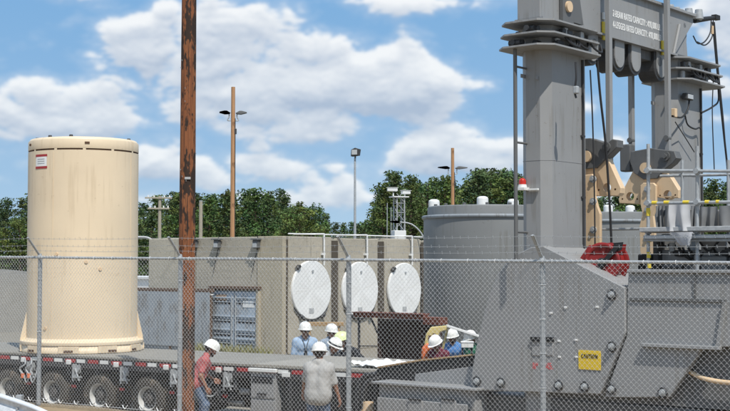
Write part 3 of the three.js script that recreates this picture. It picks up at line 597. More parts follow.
    for (const [px, py] of [[640, 6], [676, 6], [683, 8], [689, 13], [694, 14]]) { const c = hit(px, py, t, 'x', .1); mesh('fitting', [cy(.07, .09, .18, .05 + rr(-.1, .15), ty + .11, c.z, 12), rb(.16, .1, .14, .1, ty + .07, c.z - .12, .02)], M.galv, beam); }
    // bracing at the far end and the hose boom
    const e1 = hit(686, 24, t, 'x', .3), e2 = hit(690, 58, t, 'x', .3);
    mesh('end_bracket', [extX([[e1.z + .24, e1.y + .12], [e1.z - .28, e1.y + .12], [e1.z - .22, e1.y - .3], [e1.z - .28, 6.94], [e1.z + .30, 6.94], [e1.z + .05, e1.y - .3]], -.1, .2, .01), rod(V(.28, ty - .25, low - .15), V(.28, 6.95, low + .12), .035)], M.grey, beam);
    mesh('pin', cy(.05, .05, .06, .23, e1.y - .02, e1.z - .02, 14, 'x'), M.galv, beam);
    const a = hit(694, 20.5, t, 'x', .1), b = hit(715.5, 17.5, t, 'x', .1); mesh('hose_boom', [rod(V(.1, a.y, a.z), V(.1, b.y, b.z), .055, 8, .04), bx(.1, .09, .2, .1, b.y, b.z)], M.black, beam);
    const q = (l) => l.map(([x, y]) => hit(x, y, t, 'x', .12));
    for (const [l, r] of [[[[711, 20], [710, 32], [704, 42], [697, 43], [693, 36]], .014], [[[713, 20], [712, 36], [705, 45], [697, 42]], .014], [[[712.5, 22], [716, 60], [721, 110], [728, 175]], .022], [[[714, 22], [718, 70], [723, 120], [727, 172]], .014], [[[713, 80], [712, 110], [714, 170]], .012]]) mesh('hose', pipe(q(l), r, 40), M.rubber, beam);
    const cc = hit(712, 30, t, 'x', .12); mesh('coupling', cy(.03, .03, .16, .12, cc.y, cc.z, 8), M.tanLug, beam);
  }
  // lifting links: paired bars, pinned blocks and tan lugs
  const bars = [hit(609, 100, t, 'x', .42).z, hit(667.5, 100, t, 'x', .42).z];
  for (const z of bars) {
    const yb = z === bars[0] ? hit(609, 168, t, 'x', .42).y : hit(667, 152, t, 'x', .42).y;
    for (const x of [.42, -.30]) { const b = mesh('link_bar', [rb(.085, 8.35 - yb, .10, x, (8.35 + yb) / 2, z, .008)], M.grey, t); mesh('bolt', cy(.05, .05, .13, x, yb + .25, z + .03, 12, 'z'), M.greyDark, b); }
    mesh('crosshead', rb(1.1, .2, .3, .06, 8.35, z, .03), M.grey, t);
  }
  const lug = (z, gp, tp, sp, pin, bolt, holes) => {
    const p2 = ([x, y], zz) => hz(x, y, zz), k = mesh('link_block', ext(poly(gp, z), z - .22, z, .012), M.greyDark, t);
    const pc = p2(pin, z); mesh('pin', [cy(.095, .095, .1, pc.x, pc.y, z + .01, 24, 'z')], M.tanLug, k); const b = p2(bolt, z); mesh('bolt', [cy(.085, .085, .05, b.x, b.y, z + .01, 16, 'z'), cy(.045, .045, .12, b.x, b.y, z + .01, 6, 'z')], M.greyDark, k);
    const hs = holes.map(([x, y, r]) => { const q = p2([x, y], z - .05); return [q.x, q.y, r]; });
    mesh('lug_plate', ext(poly(tp, z - .05), z - .2, z - .05, .012, hs), M.tanLug, t);
    const s = mesh('lift_strap', ext(poly(sp, z + .04), z - .03, z + .04, .01), M.tanLug, t), c0 = poly(sp, z + .04); const m0 = c0.reduce((a, q) => [a[0] + q[0] / c0.length, a[1] + q[1] / c0.length], [0, 0]);
    for (const dy of [.42, .05, -.42]) mesh('bolt', [cy(.06, .06, .03, m0[0], m0[1] + dy, z + .05, 16, 'z'), cy(.03, .03, .06, m0[0], m0[1] + dy, z + .06, 6, 'z')], M.galv, s);
  };
  lug(-.88, [[572, 139], [590, 138], [600, 141], [606, 143], [612, 139], [617, 140], [617, 147], [606, 158], [596, 168], [585, 169], [572, 166]], [[574, 166], [596, 163], [604, 156], [608, 159], [621, 188], [620.5, 193], [618, 196], [574, 196]], [[584, 175], [592, 174], [594.5, 178], [594.5, 196], [597, 206], [600, 214], [600, 246], [584, 247]], [587, 156.5], [606, 147], [[606.8, 187.5, .085], [598.5, 190, .03], [615, 189.3, .03]]);
  lug(-2.95, [[630.9, 151.4], [650, 148], [674, 151], [676.5, 158], [672, 163.5], [663, 170.5], [656.6, 178.5], [643, 179.5], [633.6, 173], [629.4, 161.5]], [[634, 168], [643, 172], [656, 172], [664, 168], [669.2, 175], [678.6, 190], [678.2, 198], [657, 197.6], [655, 190], [641, 190], [639, 204.4], [619, 203.3], [618, 199]], [[640, 185.5], [643, 182.8], [653, 182.8], [655.6, 185.5], [655.6, 206], [653, 216], [654.5, 228], [654.5, 262], [640, 262], [639, 226], [642, 214], [640, 204]], [645.8, 168], [665.4, 156.2], [[629.9, 196.4, .09], [667.3, 194.6, .09], [659.8, 195.5, .028], [675, 195, .028], [622.2, 199, .028], [637, 199, .028]]);
  mesh('link_block', rb(.22, .5, .2, hz(626, 158, -3.1).x, hz(626, 158, -3.1).y, -3.15, .03), M.greyDark, t);
  // side frame of the near track: tall gusset plate, then the long panel
  const z0 = .78;
  const plate = mesh('side_plate', ext(poly([[470.5, 390], [471.5, 372], [475, 352], [479, 333], [484, 313], [490, 292], [497, 275], [506, 263], [517, 254], [530, 247.5], [543, 246], [547, 248], [624.5, 287.5], [625, 333], [600, 394.5]], z0), z0 - .10, z0, .012), M.grey, t);
  mesh('plate_edge', ext(poly([[545, 247.3], [624.5, 287.6], [624.5, 286.2], [545, 245.8]], z0 - .1), z0 - 1.3, z0 - .1), M.grey, t);
  const bolts = [[477.5, 381], [501.5, 382.5], [559, 385], [585, 386.5], [612, 346.5], [612, 294.5]];
  const boltAt = (x, y, z, par) => { const p = hz(x, y, z); mesh('bolt', [cy(.075, .075, .025, p.x, p.y, z + .010, 20, 'z'), cy(.048, .052, .06, p.x, p.y, z + .035, 6, 'z'), cy(.026, .026, .09, p.x, p.y, z + .045, 10, 'z')], M.galv, par); mesh('washer', new THREE.TorusGeometry(.070, .014, 6, 20).translate(p.x, p.y, z + .02), M.steelDark, par); };
  bolts.forEach(([x, y]) => boltAt(x, y, z0, plate));
  for (const [x, y] of [[551, 313], [565.5, 307.5], [559, 341], [576, 340], [559.5, 357], [576.5, 357], [597, 307]]) { const p = hz(x, y, z0); mesh('weld_stub', rb(.05, .03, .02, p.x, p.y, z0 + .006, .006), M.pipeWhite, plate); }
  { // hatch outlines, sign and stencil
    const fr = (x0, y0, x1, y1, n) => { const a = hz(x0, y0, z0), b = hz(x1, y1, z0), w = b.x - a.x, h = a.y - b.y, c = (a.x + b.x) / 2, d = (a.y + b.y) / 2; mesh(n, [rb(w, h, .025, c, d, z0 + .004, .012)], M.grey, plate); mesh('hinge', [bx(.10, .07, .04, a.x + w * .25, a.y, z0 + .02), bx(.10, .07, .04, a.x + w * .75, a.y, z0 + .02)], M.black, plate); };
    fr(532, 339, 541, 356, 'hatch'); fr(544, 339, 553.5, 356, 'hatch');
    const a = hz(578.5, 350, z0), b = hz(601, 370.5, z0), w = b.x - a.x, h = a.y - b.y; const s = mesh('caution_sign', rb(w, h, .012, (a.x + b.x) / 2, (a.y + b.y) / 2, z0 + .008, .005), M.sign, plate);
    const g = text('CAUTION', h * .21, w * .72, .004); g.translate(a.x + w * .14, a.y - h * .40, z0 + .0145); mesh('lettering', g, M.ink, s);
    for (const [w, x0, x1] of [['N\u00b0', 532.8, 538], ['345.', 544, 552.8]]) { const r = hz(x0, 369, z0), r2 = hz(x1, 369, z0), q = text(w, .10, r2.x - r.x, .004); q.translate(r.x, r.y, z0 + .001); mesh('lettering', q, M.redInk, plate); }
  }
  const z1 = .74;
  const panel = mesh('side_panel', ext(poly([[627, 290], [628, 273], [760, 271], [760, 347], [703, 347], [669, 397.5], [604, 397.5], [626.5, 335]], z1), z1 - .12, z1, .012), M.grey, t);
  { const a = hz(643, 345.5, z1), b = hz(722, 347.5, z1); mesh('ledge', rb(b.x - a.x, .055, .09, (a.x + b.x) / 2, (a.y + b.y) / 2, z1 + .045, .012), M.grey, panel);
    const c = hz(630, 299, z1), d = hz(726, 301, z1); mesh('seam_bar', rb(d.x - c.x, .045, .03, (c.x + d.x) / 2, (c.y + d.y) / 2, z1 + .012, .008), M.greyDark, panel);
    const e = hz(628, 271.5, z1), f = hz(760, 271.5, z1); mesh('top_flange', rb(f.x - e.x, .05, .5, (e.x + f.x) / 2, (e.y + f.y) / 2, z1 - .2, .012), M.grey, panel);
    mesh('rib', ext(poly([[724, 302], [727, 302], [721, 346], [717, 346]], z1), z1, z1 + .06), M.grey, panel); mesh('rib', bx(.03, .55, .03, hz(695, 288, z1).x, hz(695, 284, z1).y, z1 + .01), M.greyDark, panel);
    boltAt(612, 389, z1, panel); boltAt(663, 392.5, z1, panel); }
  // dark undercarriage behind the opening at the right
  mesh('strut', [ext(poly([[716, 352], [726, 352], [700, 400], [690, 400]], .3), .2, .3, .01)], M.grey, t);
  mesh('undercarriage', [bx(6.5, 1.0, .9, 3.6, .55, -.1), bx(4, .9, .3, 3.4, 1.6, -.5)], M.black, t);
  mesh('hose', pipe([hz(690, 372, .6), hz(700, 377, .68), hz(715, 381, .7), hz(745, 384, .7)], .035, 30, 8), M.tanLug, t);
  mesh('body', [bx(4.4, 1.7, 1.2, 2.3, 1.9, -.02), bx(.9, 1.0, 1.1, .35, 2.2, 0)], M.greyDark, t);
  // track frame along the bottom
  const z2 = 1.02, ta = hz(373.5, 381.5, z2), tb = hz(470.5, 387.5, z2), tt = ta.y, xe = hz(697, 399, z2).x;
  mesh('track_frame', [rb(tb.x - ta.x, tt - .35, .9, (tb.x + ta.x) / 2, (tt + .35) / 2 - .03, z2 - .58, .03)], M.grey, t);
  mesh('track_frame', [rb(xe - tb.x + .3, tt - .40, .8, (xe + tb.x) / 2 - .15, (tt + .28) / 2 - .03, .16, .06)], M.greyDark, t); mesh('end_cover', rb(.5, .9, .5, xe - .27, tt - .62, .50, .05), M.grey, t);
  mesh('top_plate', rb(tb.x - ta.x + .15, .035, 1.0, (ta.x + tb.x) / 2 + .02, tt - .018, z2 - .50, .006), M.grey, t);
  mesh('side_skirt', [rb(hz(466, 400, z2).x - hz(376, 400, z2).x, .8, .04, (hz(466, 400, z2).x + hz(376, 400, z2).x) / 2, tt - .66, z2 - .04, .015)], M.grey, t);
  for (const px of [413, 446]) { const p = hz(px, 404, z2 - .02); mesh('hatch', rb(.30, .26, .03, p.x + .05, p.y - .06, z2 - .018, .02), M.grey, t); mesh('hinge', bx(.26, .03, .03, p.x + .05, p.y + .08, z2 + .0), M.steelDark, t); }
  { const shoe = new RoundedBoxGeometry(.16, .07, .5, 1, .015), u = norm(shoe); for (let k = 0; k < 34; k++) { const m = new THREE.Mesh(u, M.steelDark); m.name = 'track_shoe'; m.castShadow = m.receiveShadow = true; m.position.set(ta.x + .1 + k * .2, .06, z2 - .55); t.add(m); } }
  { // far track frame
    mesh('track_frame', [rb(5.0, 1.5, 1.0, 1.6, 1.0, SP - .1, .05)], M.grey, t);
  }
  // tapered arm with a plank on top
  const z3 = .5, ap = [[374, 381], [372, 374], [378, 368.5], [420, 361.2], [474, 355.5], [476, 367], [415, 375], [413, 384]];
  mesh('tapered_arm', ext(poly(ap, z3), z3 - .5, z3, .015), M.black, t);
  mesh('plank', ext(poly([[378, 368.5], [420, 361.2], [474, 355.5], [474, 353.8], [420, 359.4], [378, 366.6]], z3), z3 - .52, z3 + .03, .006), M.wood, t);
  mesh('web_plate', ext(poly([[414, 386], [415, 374], [476, 366], [476, 390]], z3 + .03), z3 - .02, z3 + .03, .008), M.grey, t);
  { const h0 = hz(374, 372, z3 + .1), l = []; l.push(pipe([V(h0.x, h0.y - .05, z3), V(h0.x - .25, h0.y - .12, z3 + .1), V(h0.x - .28, h0.y - .6, z3 + .2), V(h0.x - .15, h0.y - 1, z3 + .2)], .05, 24, 8), pipe([V(h0.x + .1, h0.y - .1, z3), V(h0.x - .12, h0.y - .2, z3 + .16), V(h0.x - .12, h0.y - .7, z3 + .25), V(h0.x, h0.y - 1.1, z3 + .25)], .045, 24, 8)); mesh('hose', l, M.rubber, t); const e = hz(368, 404, z3 + .2); mesh('coupling', [cy(.09, .10, .14, e.x, e.y - .03, z3 + .2, 16), cy(.12, .12, .05, e.x, e.y - .12, z3 + .2, 16)], M.tanLug, t); }
  // guide mast beside the near tower, beacon
  { const x = -.30, z = .98, tp = hz(515.5, 49, z).y, bt = hz(515.5, 263, z).y, xx = hz(515.5, 160, z).x; const m = mesh('guide_mast', rod(V(xx, bt, z), V(xx, tp, z), .032, 8), M.greyDark, t); for (const py of [66, 142, 232]) { const y = hz(518, py, z).y; mesh('bracket', rod(V(xx, y, z), V(-.12, y, .56), .018, 6), M.greyDark, m); }
    const b = hz(523, 189, .72); mesh('beacon_base', [bx(.16, .04, .16, b.x, b.y - .0, .74), cy(.065, .075, .05, b.x, b.y + .045, .74, 16), bx(.25, .03, .05, b.x + .14, b.y - .01, .70)], M.pipeWhite, t); mesh('beacon_lens', lathe([[.058, 0], [.058, .07], [.042, .10], [0, .115]], 20).translate(b.x, b.y + .06, .74), M.lens, t); }
  // two hoses hanging beside the near tower
  { const q = l => l.map(([x, y]) => hit(x, y, t, 'x', .5)); mesh('hose', pipe(q([[597, 60], [600, 95], [605, 140], [609.5, 205], [612, 262]]), .022, 30), M.rubber, t); mesh('hose', pipe(q([[590, 70], [592, 110], [594, 180], [595, 262]]), .014, 30), M.rubber, t); mesh('hose', pipe([hz(575.5, 62, .68), hz(576, 78, .7), hz(574.5, 92, .7), hz(576, 98, .69)], .018, 16), M.rubber, t); const l = hz(576, 90, .70); mesh('lamp_fitting', [rb(.08, .12, .08, l.x, l.y, .70, .02)], M.galv, t); }
}
{ // red drum beside the near tower
  const p = G.localToWorld(hz(605.5, 262.5, .25)), d = thing('hose_reel', 'red steel hose reel with a dark strap standing on the gantry deck', 'hose reel', p);
  const R = .31; const side = lathe([[0, .05], [R - .06, .05], [R - .05, .075], [R, .075], [R, .03], [.1, .02]], 40);
  const f = side.clone(); f.userData.keepUV = true; f.rotateX(Math.PI / 2); f.translate(0, 0, .05); mesh('flange', f, M.red, d); const f2 = side.clone(); f2.rotateX(-Math.PI / 2); f2.translate(0, 0, -.12); mesh('flange', f2, M.red, d);
  mesh('drum', cy(.27, .27, .14, 0, 0, -.03, 32, 'z'), M.red, d);
  mesh('hood', [ext([[-.44, .02], [-.24, .27], [.30, .28], [.28, .17], [.2, .1], [-.2, .1], [-.40, -.04]], -.12, .10, .01), ext([[-.42, -.04], [-.2, -.05], [-.05, -.28], [-.02, -.36]], -.1, .08, .01)], M.red, d);
  mesh('strap', bx(.075, .46, .02, .13, .09, .14, 0, 0, -.75), M.black, d); mesh('strap', ext([[.20, .30], [.36, .31], [.33, .19], [.26, .17]], .10, .13), M.black, d);
  mesh('hub', cy(.07, .07, .06, 0, 0, .12, 16, 'z'), M.steelDark, d);
  mesh('stand', ext([[.05, -.60], [.5, -.60], [.45, -.34], [.25, -.22], [.05, -.4]], -.15, .1), M.grey, d);
}
// ------------------------------------------------------------------ scaffold platform on the right
{
  const s = thing('scaffold', 'galvanised tube scaffold with plank deck and yellow tape at the far right', 'scaffold', G.localToWorld(V(1.6, 0, -.6)));
  const z = 0, q = (x, y, zz = z) => hit(x, y, s, 'z', zz);
  for (const [px, y0, y1] of [[648, 144, 285], [697, 146, 290], [752, 146, 290]]) mesh('post', rod(V(q(px, y1).x, q(px, y1).y, 0), V(q(px, y0).x, q(px, y0).y, 0), .028, 10), M.galv, s);
  for (const [px, y0, y1] of [[682, 160, 285], [728, 160, 285]]) { const a = q(px, y0, -1.1), b = q(px, y1, -1.1); mesh('post', rod(V(b.x, b.y, -1.1), V(a.x, a.y, -1.1), .026, 10), M.galv, s); }
  const rails = [[170.5, 171.5], [203.5, 201.5], [240, 240]]; for (const [a, b] of rails) { const u = q(644, a, .05), v = q(760, b, .05); mesh('rail', rod(V(u.x, u.y, .05), V(v.x, v.y, .05), .026, 10), M.galv, s); }
  for (const [px, py] of [[648, 170.5], [697, 171], [648, 203], [697, 202], [697, 231], [648, 231]]) { const p = q(px, py, .03); mesh('coupler', [cy(.045, .045, .1, p.x, p.y, .02, 10), cy(.045, .045, .1, p.x, p.y, .04, 10, 'z')], M.galv, s); }
  { const a = q(650, 171), b = q(682, 172, -1.1); mesh('rail', [rod(V(a.x, a.y, 0), V(b.x, b.y, -1.1), .024, 8), rod(V(q(650, 203).x, q(650, 203).y, 0), V(q(682, 203, -1.1).x, q(682, 203, -1.1).y, -1.1), .024, 8), rod(V(q(660, 176, -1.1).x, q(660, 176, -1.1).y, -1.1), V(q(760, 174, -1.1).x, q(760, 174, -1.1).y, -1.1), .024, 8)], M.galv, s); }
  const a = q(640, 231, .12), b = q(764, 229, .12), w = b.x - a.x;
  for (let k = 0; k < 2; k++) mesh('deck_plank', rb(w, .045, .26, (a.x + b.x) / 2, (a.y + b.y) / 2 - .002 * k, -.02 - k * .275, .008), k % 2 ? M.wood : M.alu, s);
  mesh('deck_beam', [rb(w, .07, .05, (a.x + b.x) / 2, a.y + .02, .14, .01), rb(w * .95, .06, .05, (a.x + b.x) / 2, a.y - .10, .1, .01)], M.alu, s);
  for (const [x0, x1, y] of [[652, 657, 202.8], [664, 669, 202.5], [683, 689, 202.3], [705, 709, 202], [716, 719, 201.8]]) { const u = q(x0, y, .05), v = q(x1, y, .05); mesh('yellow_tape', rod(V(u.x, u.y, .05), V(v.x, v.y, .05), .031, 10), M.yellow, s); }
  for (const [y0, y1, px] of [[208, 216, 648], [236, 242, 649], [252, 258, 648.5], [262, 268, 649]]) { const u = q(px, y0, .0), v = q(px, y1, .0); mesh('yellow_tape', rod(V(u.x, u.y, .0), V(v.x, v.y, .0), .034, 10), M.yellow, s); }
  mesh('plank_end', rb(1.2, .03, .5, q(634, 229, -.6).x, q(634, 229, -.6).y, -.6, .006), M.alu, s);
}
function drape(w, h, fold, amp, k) { const g = new THREE.PlaneGeometry(w, h, 40, 22), p = g.attributes.position; for (let i = 0; i < p.count; i++) { const x = p.getX(i), y = p.getY(i), e = 1 - (y / h + .5); p.setZ(i, amp * (Math.sin(x / w * fold + 2 * perlin.noise(x * 2, y * 1.5, k)) + .8 * perlin.noise(x * 6, y * 3, k + 3)) * (.35 + e)); p.setX(i, x * (1 + .1 * perlin.noise(y * 3, k, 2))); } g.computeVertexNormals(); return g; }
{
  const base = G.localToWorld(V(1.6, 0, -1.15));
  const e = thing('covered_equipment', 'row of equipment cases under grey plastic covers behind the scaffold rail', 'covered equipment', base);
  const q = (x, y, z = 0) => hit(x, y, e, 'z', z);
  for (const [x0, x1, y0, y1] of [[656, 664, 206, 229], [665, 690, 206, 230], [691, 699, 206, 230], [700, 718, 207, 230], [719, 752, 206, 230]]) { const a = q(x0, y0), b = q(x1, y1), g = drape(b.x - a.x, a.y - b.y, 14, .035, x0); g.translate((a.x + b.x) / 2, (a.y + b.y) / 2, .02); mesh('cover', g, M.fabricGrey, e); mesh('case', rb((b.x - a.x) * .9, (a.y - b.y) * .95, .4, (a.x + b.x) / 2, (a.y + b.y) / 2 - .03, -.3, .04), M.greyDark, e); }
  const b2 = thing('machinery_block', 'grey machinery with black cylinders under the scaffold deck', 'machinery', base), m = (x, y, z = 0) => hit(x, y, b2, 'z', z);
  const box = (x0, y0, x1, y1, z, d, mat, n) => { const a = m(x0, y0, z), b = m(x1, y1, z); return mesh(n, rb(b.x - a.x, a.y - b.y, d, (a.x + b.x) / 2, (a.y + b.y) / 2, z - d / 2, .03), mat, b2); };
  box(655, 250, 760, 275, .1, .7, M.grey, 'housing'); box(660, 234, 686, 252, .0, .5, M.grey, 'housing'); box(700, 238, 726, 256, .1, .5, M.grey, 'housing'); box(729, 244, 760, 268, .2, .5, M.steelDark, 'motor'); box(683, 262, 695, 280, .25, .4, M.greyDark, 'motor'); box(637, 254, 646, 278, .25, .4, M.black, 'motor'); box(652, 238, 658, 280, .25, .3, M.steelDark, 'motor'); box(663, 262, 682, 268, .2, .3, M.fabricGrey, 'panel'); box(700, 256, 726, 274, .2, .4, M.cask, 'panel');
  for (let k = 0; k < 8; k++) { const x = rr(660, 745), p = m(x, rr(234, 250), .1); mesh('hose', pipe([V(p.x, p.y, .1), V(p.x + .08, p.y - .1, .16), V(p.x + .2, p.y - rr(.05, .3), .14), V(p.x + .35, p.y - rr(0, .2), .1)], .018, 16), M.rubber, b2); }
  for (let k = 0; k < 8; k++) { const p = m(rr(656, 750), rr(236, 262), .2); mesh('fitting', cy(.05, .05, .14, p.x, p.y, .15, 10, k % 2 ? 'x' : 'y'), k % 2 ? M.steelDark : M.galv, b2); }
}
{ // white cloth over the rail
  const p = G.localToWorld(V(1.6, 0, -.50)), c = thing('white_cloth', 'white cloth hanging in folds over the scaffold rail', 'cloth', p), a = hit(671, 205, c, 'z', 0), b = hit(691, 231, c, 'z', 0);
  const g = drape(b.x - a.x, a.y - b.y, 9, .045, 5); g.translate((a.x + b.x) / 2, (a.y + b.y) / 2, .06); mesh('cloth', g, M.fabricWhite, c); const l = hit(676, 232, c, 'z', 0), r = hit(693, 246, c, 'z', 0); const tg = drape(r.x - l.x + .12, (l.y - r.y) * .95, 5, .05, 9), tp2 = tg.attributes.position; for (let i = 0; i < tp2.count; i++) { const v = tp2.getY(i) / (l.y - r.y) + .5; tp2.setX(i, tp2.getX(i) * (.50 + .5 * v) + (1 - v) * .06 + .03 * perlin.noise(i * .37, 2, 1)); } tg.computeVertexNormals(); tg.translate((l.x + r.x) / 2, (l.y + r.y) / 2, .12); mesh('cloth_tail', tg, M.fabricWhite, c);
}
// ------------------------------------------------------------------ rust-red steel frame, sling, wooden horse behind the trailer
{
  const p = W(390, 317, 29), f = thing('steel_frame', 'rust-red steel frame with a dark box beneath its top beam', 'steel frame', V(p.x, 0, p.z)), q = (x, y, z = 0) => hit(x, y, f, 'z', z);
  const a = q(353.5, 314.3, .1), b = q(424, 317.5, .1); mesh('beam', [rb(b.x - a.x, .10, .2, (a.x + b.x) / 2, (a.y + b.y) / 2, .02, .01), rb(b.x - a.x, .02, .3, (a.x + b.x) / 2, (a.y + b.y) / 2 + .06, .02, .005)], M.rust, f);
  const c = q(424, 319, .1), d = q(441, 323, .1); mesh('beam', [rb(d.x - c.x, .16, .3, (c.x + d.x) / 2, (c.y + d.y) / 2, .0, .01)], M.rust, f);
  const e = q(377.5, 318, 0), g = q(427, 362, 0); mesh('black_box', [rb(g.x - e.x, e.y - .2, .08, (e.x + g.x) / 2, (e.y + .2) / 2, -.52, .01), rb(.06, e.y - .1, .5, e.x, e.y / 2, -.28, .01), rb(.06, e.y - .1, .5, g.x, e.y / 2, -.28, .01), rb(g.x - e.x, .05, .55, (e.x + g.x) / 2, e.y - .05, -.27, .01)], M.boxBrown, f);
  for (let k = 0; k < 5; k++) mesh('rib', bx(.05, e.y - .3, .05, e.x + .15 + k * (g.x - e.x - .3) / 4, e.y / 2, -.46), M.boxBrown, f);
  mesh('post', [rod(V(q(359, 320).x, 0, 0), V(q(359, 320).x, a.y, 0), .03, 8), rod(V(q(371, 318).x, q(371, 318).y, 0), V(q(377.5, 333).x, q(377.5, 333).y, 0), .022, 8), rod(V(q(359, 346).x, q(359, 346).y, 0), V(q(377, 346).x, q(377, 346).y, 0), .014, 6)], M.steelDark, f);
}
{
  const p = W(436, 340, 26.4), s = thing('lifting_sling', 'pale yellow lifting sling arched over an orange sleeve beside the workers', 'lifting sling', V(p.x, 0, p.z), 0), q = (x, y) => hit(x, y, s, 'z', 0);
  mesh('webbing', ext([[424, 347], [426, 334], [431, 327], [447, 325.5], [446, 330], [440, 332], [437, 338], [431, 344], [430, 350], [424, 352]].map(([x, y]) => { const v = q(x, y); return [v.x, v.y]; }), -.06, .06, .015), M.sling, s);
  for (const [x, y] of [[429.5, 337.5], [434, 335.5]]) { const v = q(x, y); mesh('eyelet', [bx(.06, .09, .02, v.x, v.y, .065)], M.slot, s); }
  mesh('sleeve', ext([[422, 348], [426, 343], [435, 345], [434, 352], [429, 354], [428, 366], [423, 366], [421.5, 356]].map(([x, y]) => { const v = q(x, y); return [v.x, v.y]; }), -.10, .10, .03), M.orange, s);
}
{
  const p = W(461, 331, 27.2), b = thing('white_board', 'long white board leaning down to the right above the helmeted workers', 'board', V(p.x, 0, p.z), 0), q = (x, y) => hit(x, y, b, 'z', 0), a = q(446, 325.5), c = q(480, 336.5); const w = Math.hypot(c.x - a.x, c.y - a.y), an = Math.atan2(c.y - a.y, c.x - a.x);
  mesh('board', rb(w, .05, .16, (a.x + c.x) / 2, (a.y + c.y) / 2, 0, .008, 0, an), M.white, b); mesh('post', rod(V(c.x - .02, 0, -.05), V(c.x - .02, c.y, -.05), .03, 8), M.steelDark, b); mesh('stay', rod(V(a.x + .05, a.y, -.05), V(a.x - .35, 0, -.5), .025, 8), M.sling, b);
  const u = thing('white_crate', 'small white crate on a stand below the sloping white board', 'crate', V(W(466, 345, 26.9).x, 0, -26.9), 0), e = hit(461, 342, u, 'z', 0), f = hit(473, 347.5, u, 'z', 0); mesh('body', [rb(f.x - e.x, e.y - f.y, .2, (e.x + f.x) / 2, (e.y + f.y) / 2, 0, .01)], M.white, u); mesh('lid', rb(f.x - e.x + .02, .025, .22, (e.x + f.x) / 2, e.y, 0, .008), M.sheet, u); mesh('stand', [rod(V(e.x + .03, 0, 0), V(e.x + .03, f.y, 0), .02), rod(V(f.x - .03, 0, 0), V(f.x - .03, f.y, 0), .02)], M.steelDark, u);
}
{
  const p = W(326, 324, 29.5), s = thing('wooden_trestle', 'plain wooden trestle standing behind the workers and the trailer deck', 'trestle', V(p.x, 0, p.z), 0), q = (x, y) => hit(x, y, s, 'z', 0), a = q(305, 324), b = q(344, 324.5);
  mesh('top_board', rb(b.x - a.x, .09, .14, (a.x + b.x) / 2, a.y, 0, .008), M.wood, s); for (const x of [a.x + .1, b.x - .12, (a.x + b.x) / 2 + .1]) for (const e of [-1, 1]) mesh('leg', rod(V(x, a.y - .04, 0), V(x + e * .05, 0, e * .35), .035, 4), M.wood, s); mesh('shelf', rb(b.x - a.x - .2, .03, .3, (a.x + b.x) / 2, a.y - .55, 0, .006), M.wood, s);
}
// ------------------------------------------------------------------ poles, lamps, mast
{
  const p = W(187, 300, 21.9), u = thing('utility_pole', 'dark stained wooden utility pole in the foreground behind the fence', 'utility pole', V(p.x, 0, p.z), 0);
  const g = new THREE.CylinderGeometry(.118, .148, 9, 40, 40), ps = g.attributes.position, uv = g.attributes.uv; g.userData.keepUV = true;
  for (let i = 0; i < ps.count; i++) { const x = ps.getX(i), y = ps.getY(i), z = ps.getZ(i), a = Math.atan2(z, x), k = 1 + .02 * perlin.noise(Math.cos(a) * 4, y * .6, Math.sin(a) * 4); ps.setX(i, x * k + .012 * (y - 0) / 4.5); ps.setZ(i, z * k); uv.setXY(i, uv.getX(i), (y + 4.5)); }
  g.translate(0, 4.5, 0); g.computeVertexNormals(); mesh('post', g, M.pole, u);
  const c = W(190, 178, 21.7); mesh('tag', rb(.10, .04, .01, .02, c.y, .142, .004), M.alu, u); for (let k = 0; k < 14; k++) { const a = rr(.2, 2.9), y = rr(1, 7); mesh('staple', rod(V(Math.cos(a) * .14, y, Math.sin(a) * .14), V(Math.cos(a) * .15, y + .02, Math.sin(a) * .15), .006, 4), M.galv, u); }
}
function lampPole(label, px, py, Z, r, spread, ly, group) {
  const p = W(px, py, Z), u = thing('lamp_pole', label, 'lamp pole', V(p.x, 0, p.z), .15, group), g = new THREE.CylinderGeometry(r * .85, r * 1.15, p.y, 20, 6), uv = g.attributes.uv; for (let i = 0; i < uv.count; i++) uv.setY(i, uv.getY(i) * p.y); g.translate(0, p.y / 2, 0); g.userData.keepUV = true; mesh('post', g, M.poleFar, u);
  const y = W(px, ly, Z).y;
  for (const s of [-1, 1]) { mesh('arm', pipe([V(s * r, y - .42, 0), V(s * r * 2.4, y - .4, 0), V(s * spread * .34, y - .2, 0), V(s * spread * .36, y, 0)], .035, 14, 6), M.galv, u); const l = mesh('lamp_head', ext([[0, 0], [.2, .12], [.34, .12], [spread * .95, .06], [spread * .98, 0], [.3, -.08], [.05, -.06]], -.13, .13, .03).scale(s, 1, 1).rotateY(s < 0 ? 0 : 0).translate(s * spread * .22, y, 0), M.greyDark, u); mesh('lamp_glass', bx(spread * .4, .02, .18, s * spread * .75, y - .015, 0), M.lampGlass, l); }
  mesh('conduit', [rod(V(r * .9, 1, r * .5), V(r * .9, y - .3, r * .5), .025, 6), rb(.14, .3, .12, r, y - 1.0, r * .3, .02)], M.steelDark, u);
}
lampPole('tall orange-brown wooden pole with a lamp on either side, left of centre', 233.3, 87, 70, .125, .62, 113, 'wooden double-lamp poles');
lampPole('wooden double-lamp pole rising behind the near grey cask', 452.5, 148, 88, .125, .85, 168, 'wooden double-lamp poles');
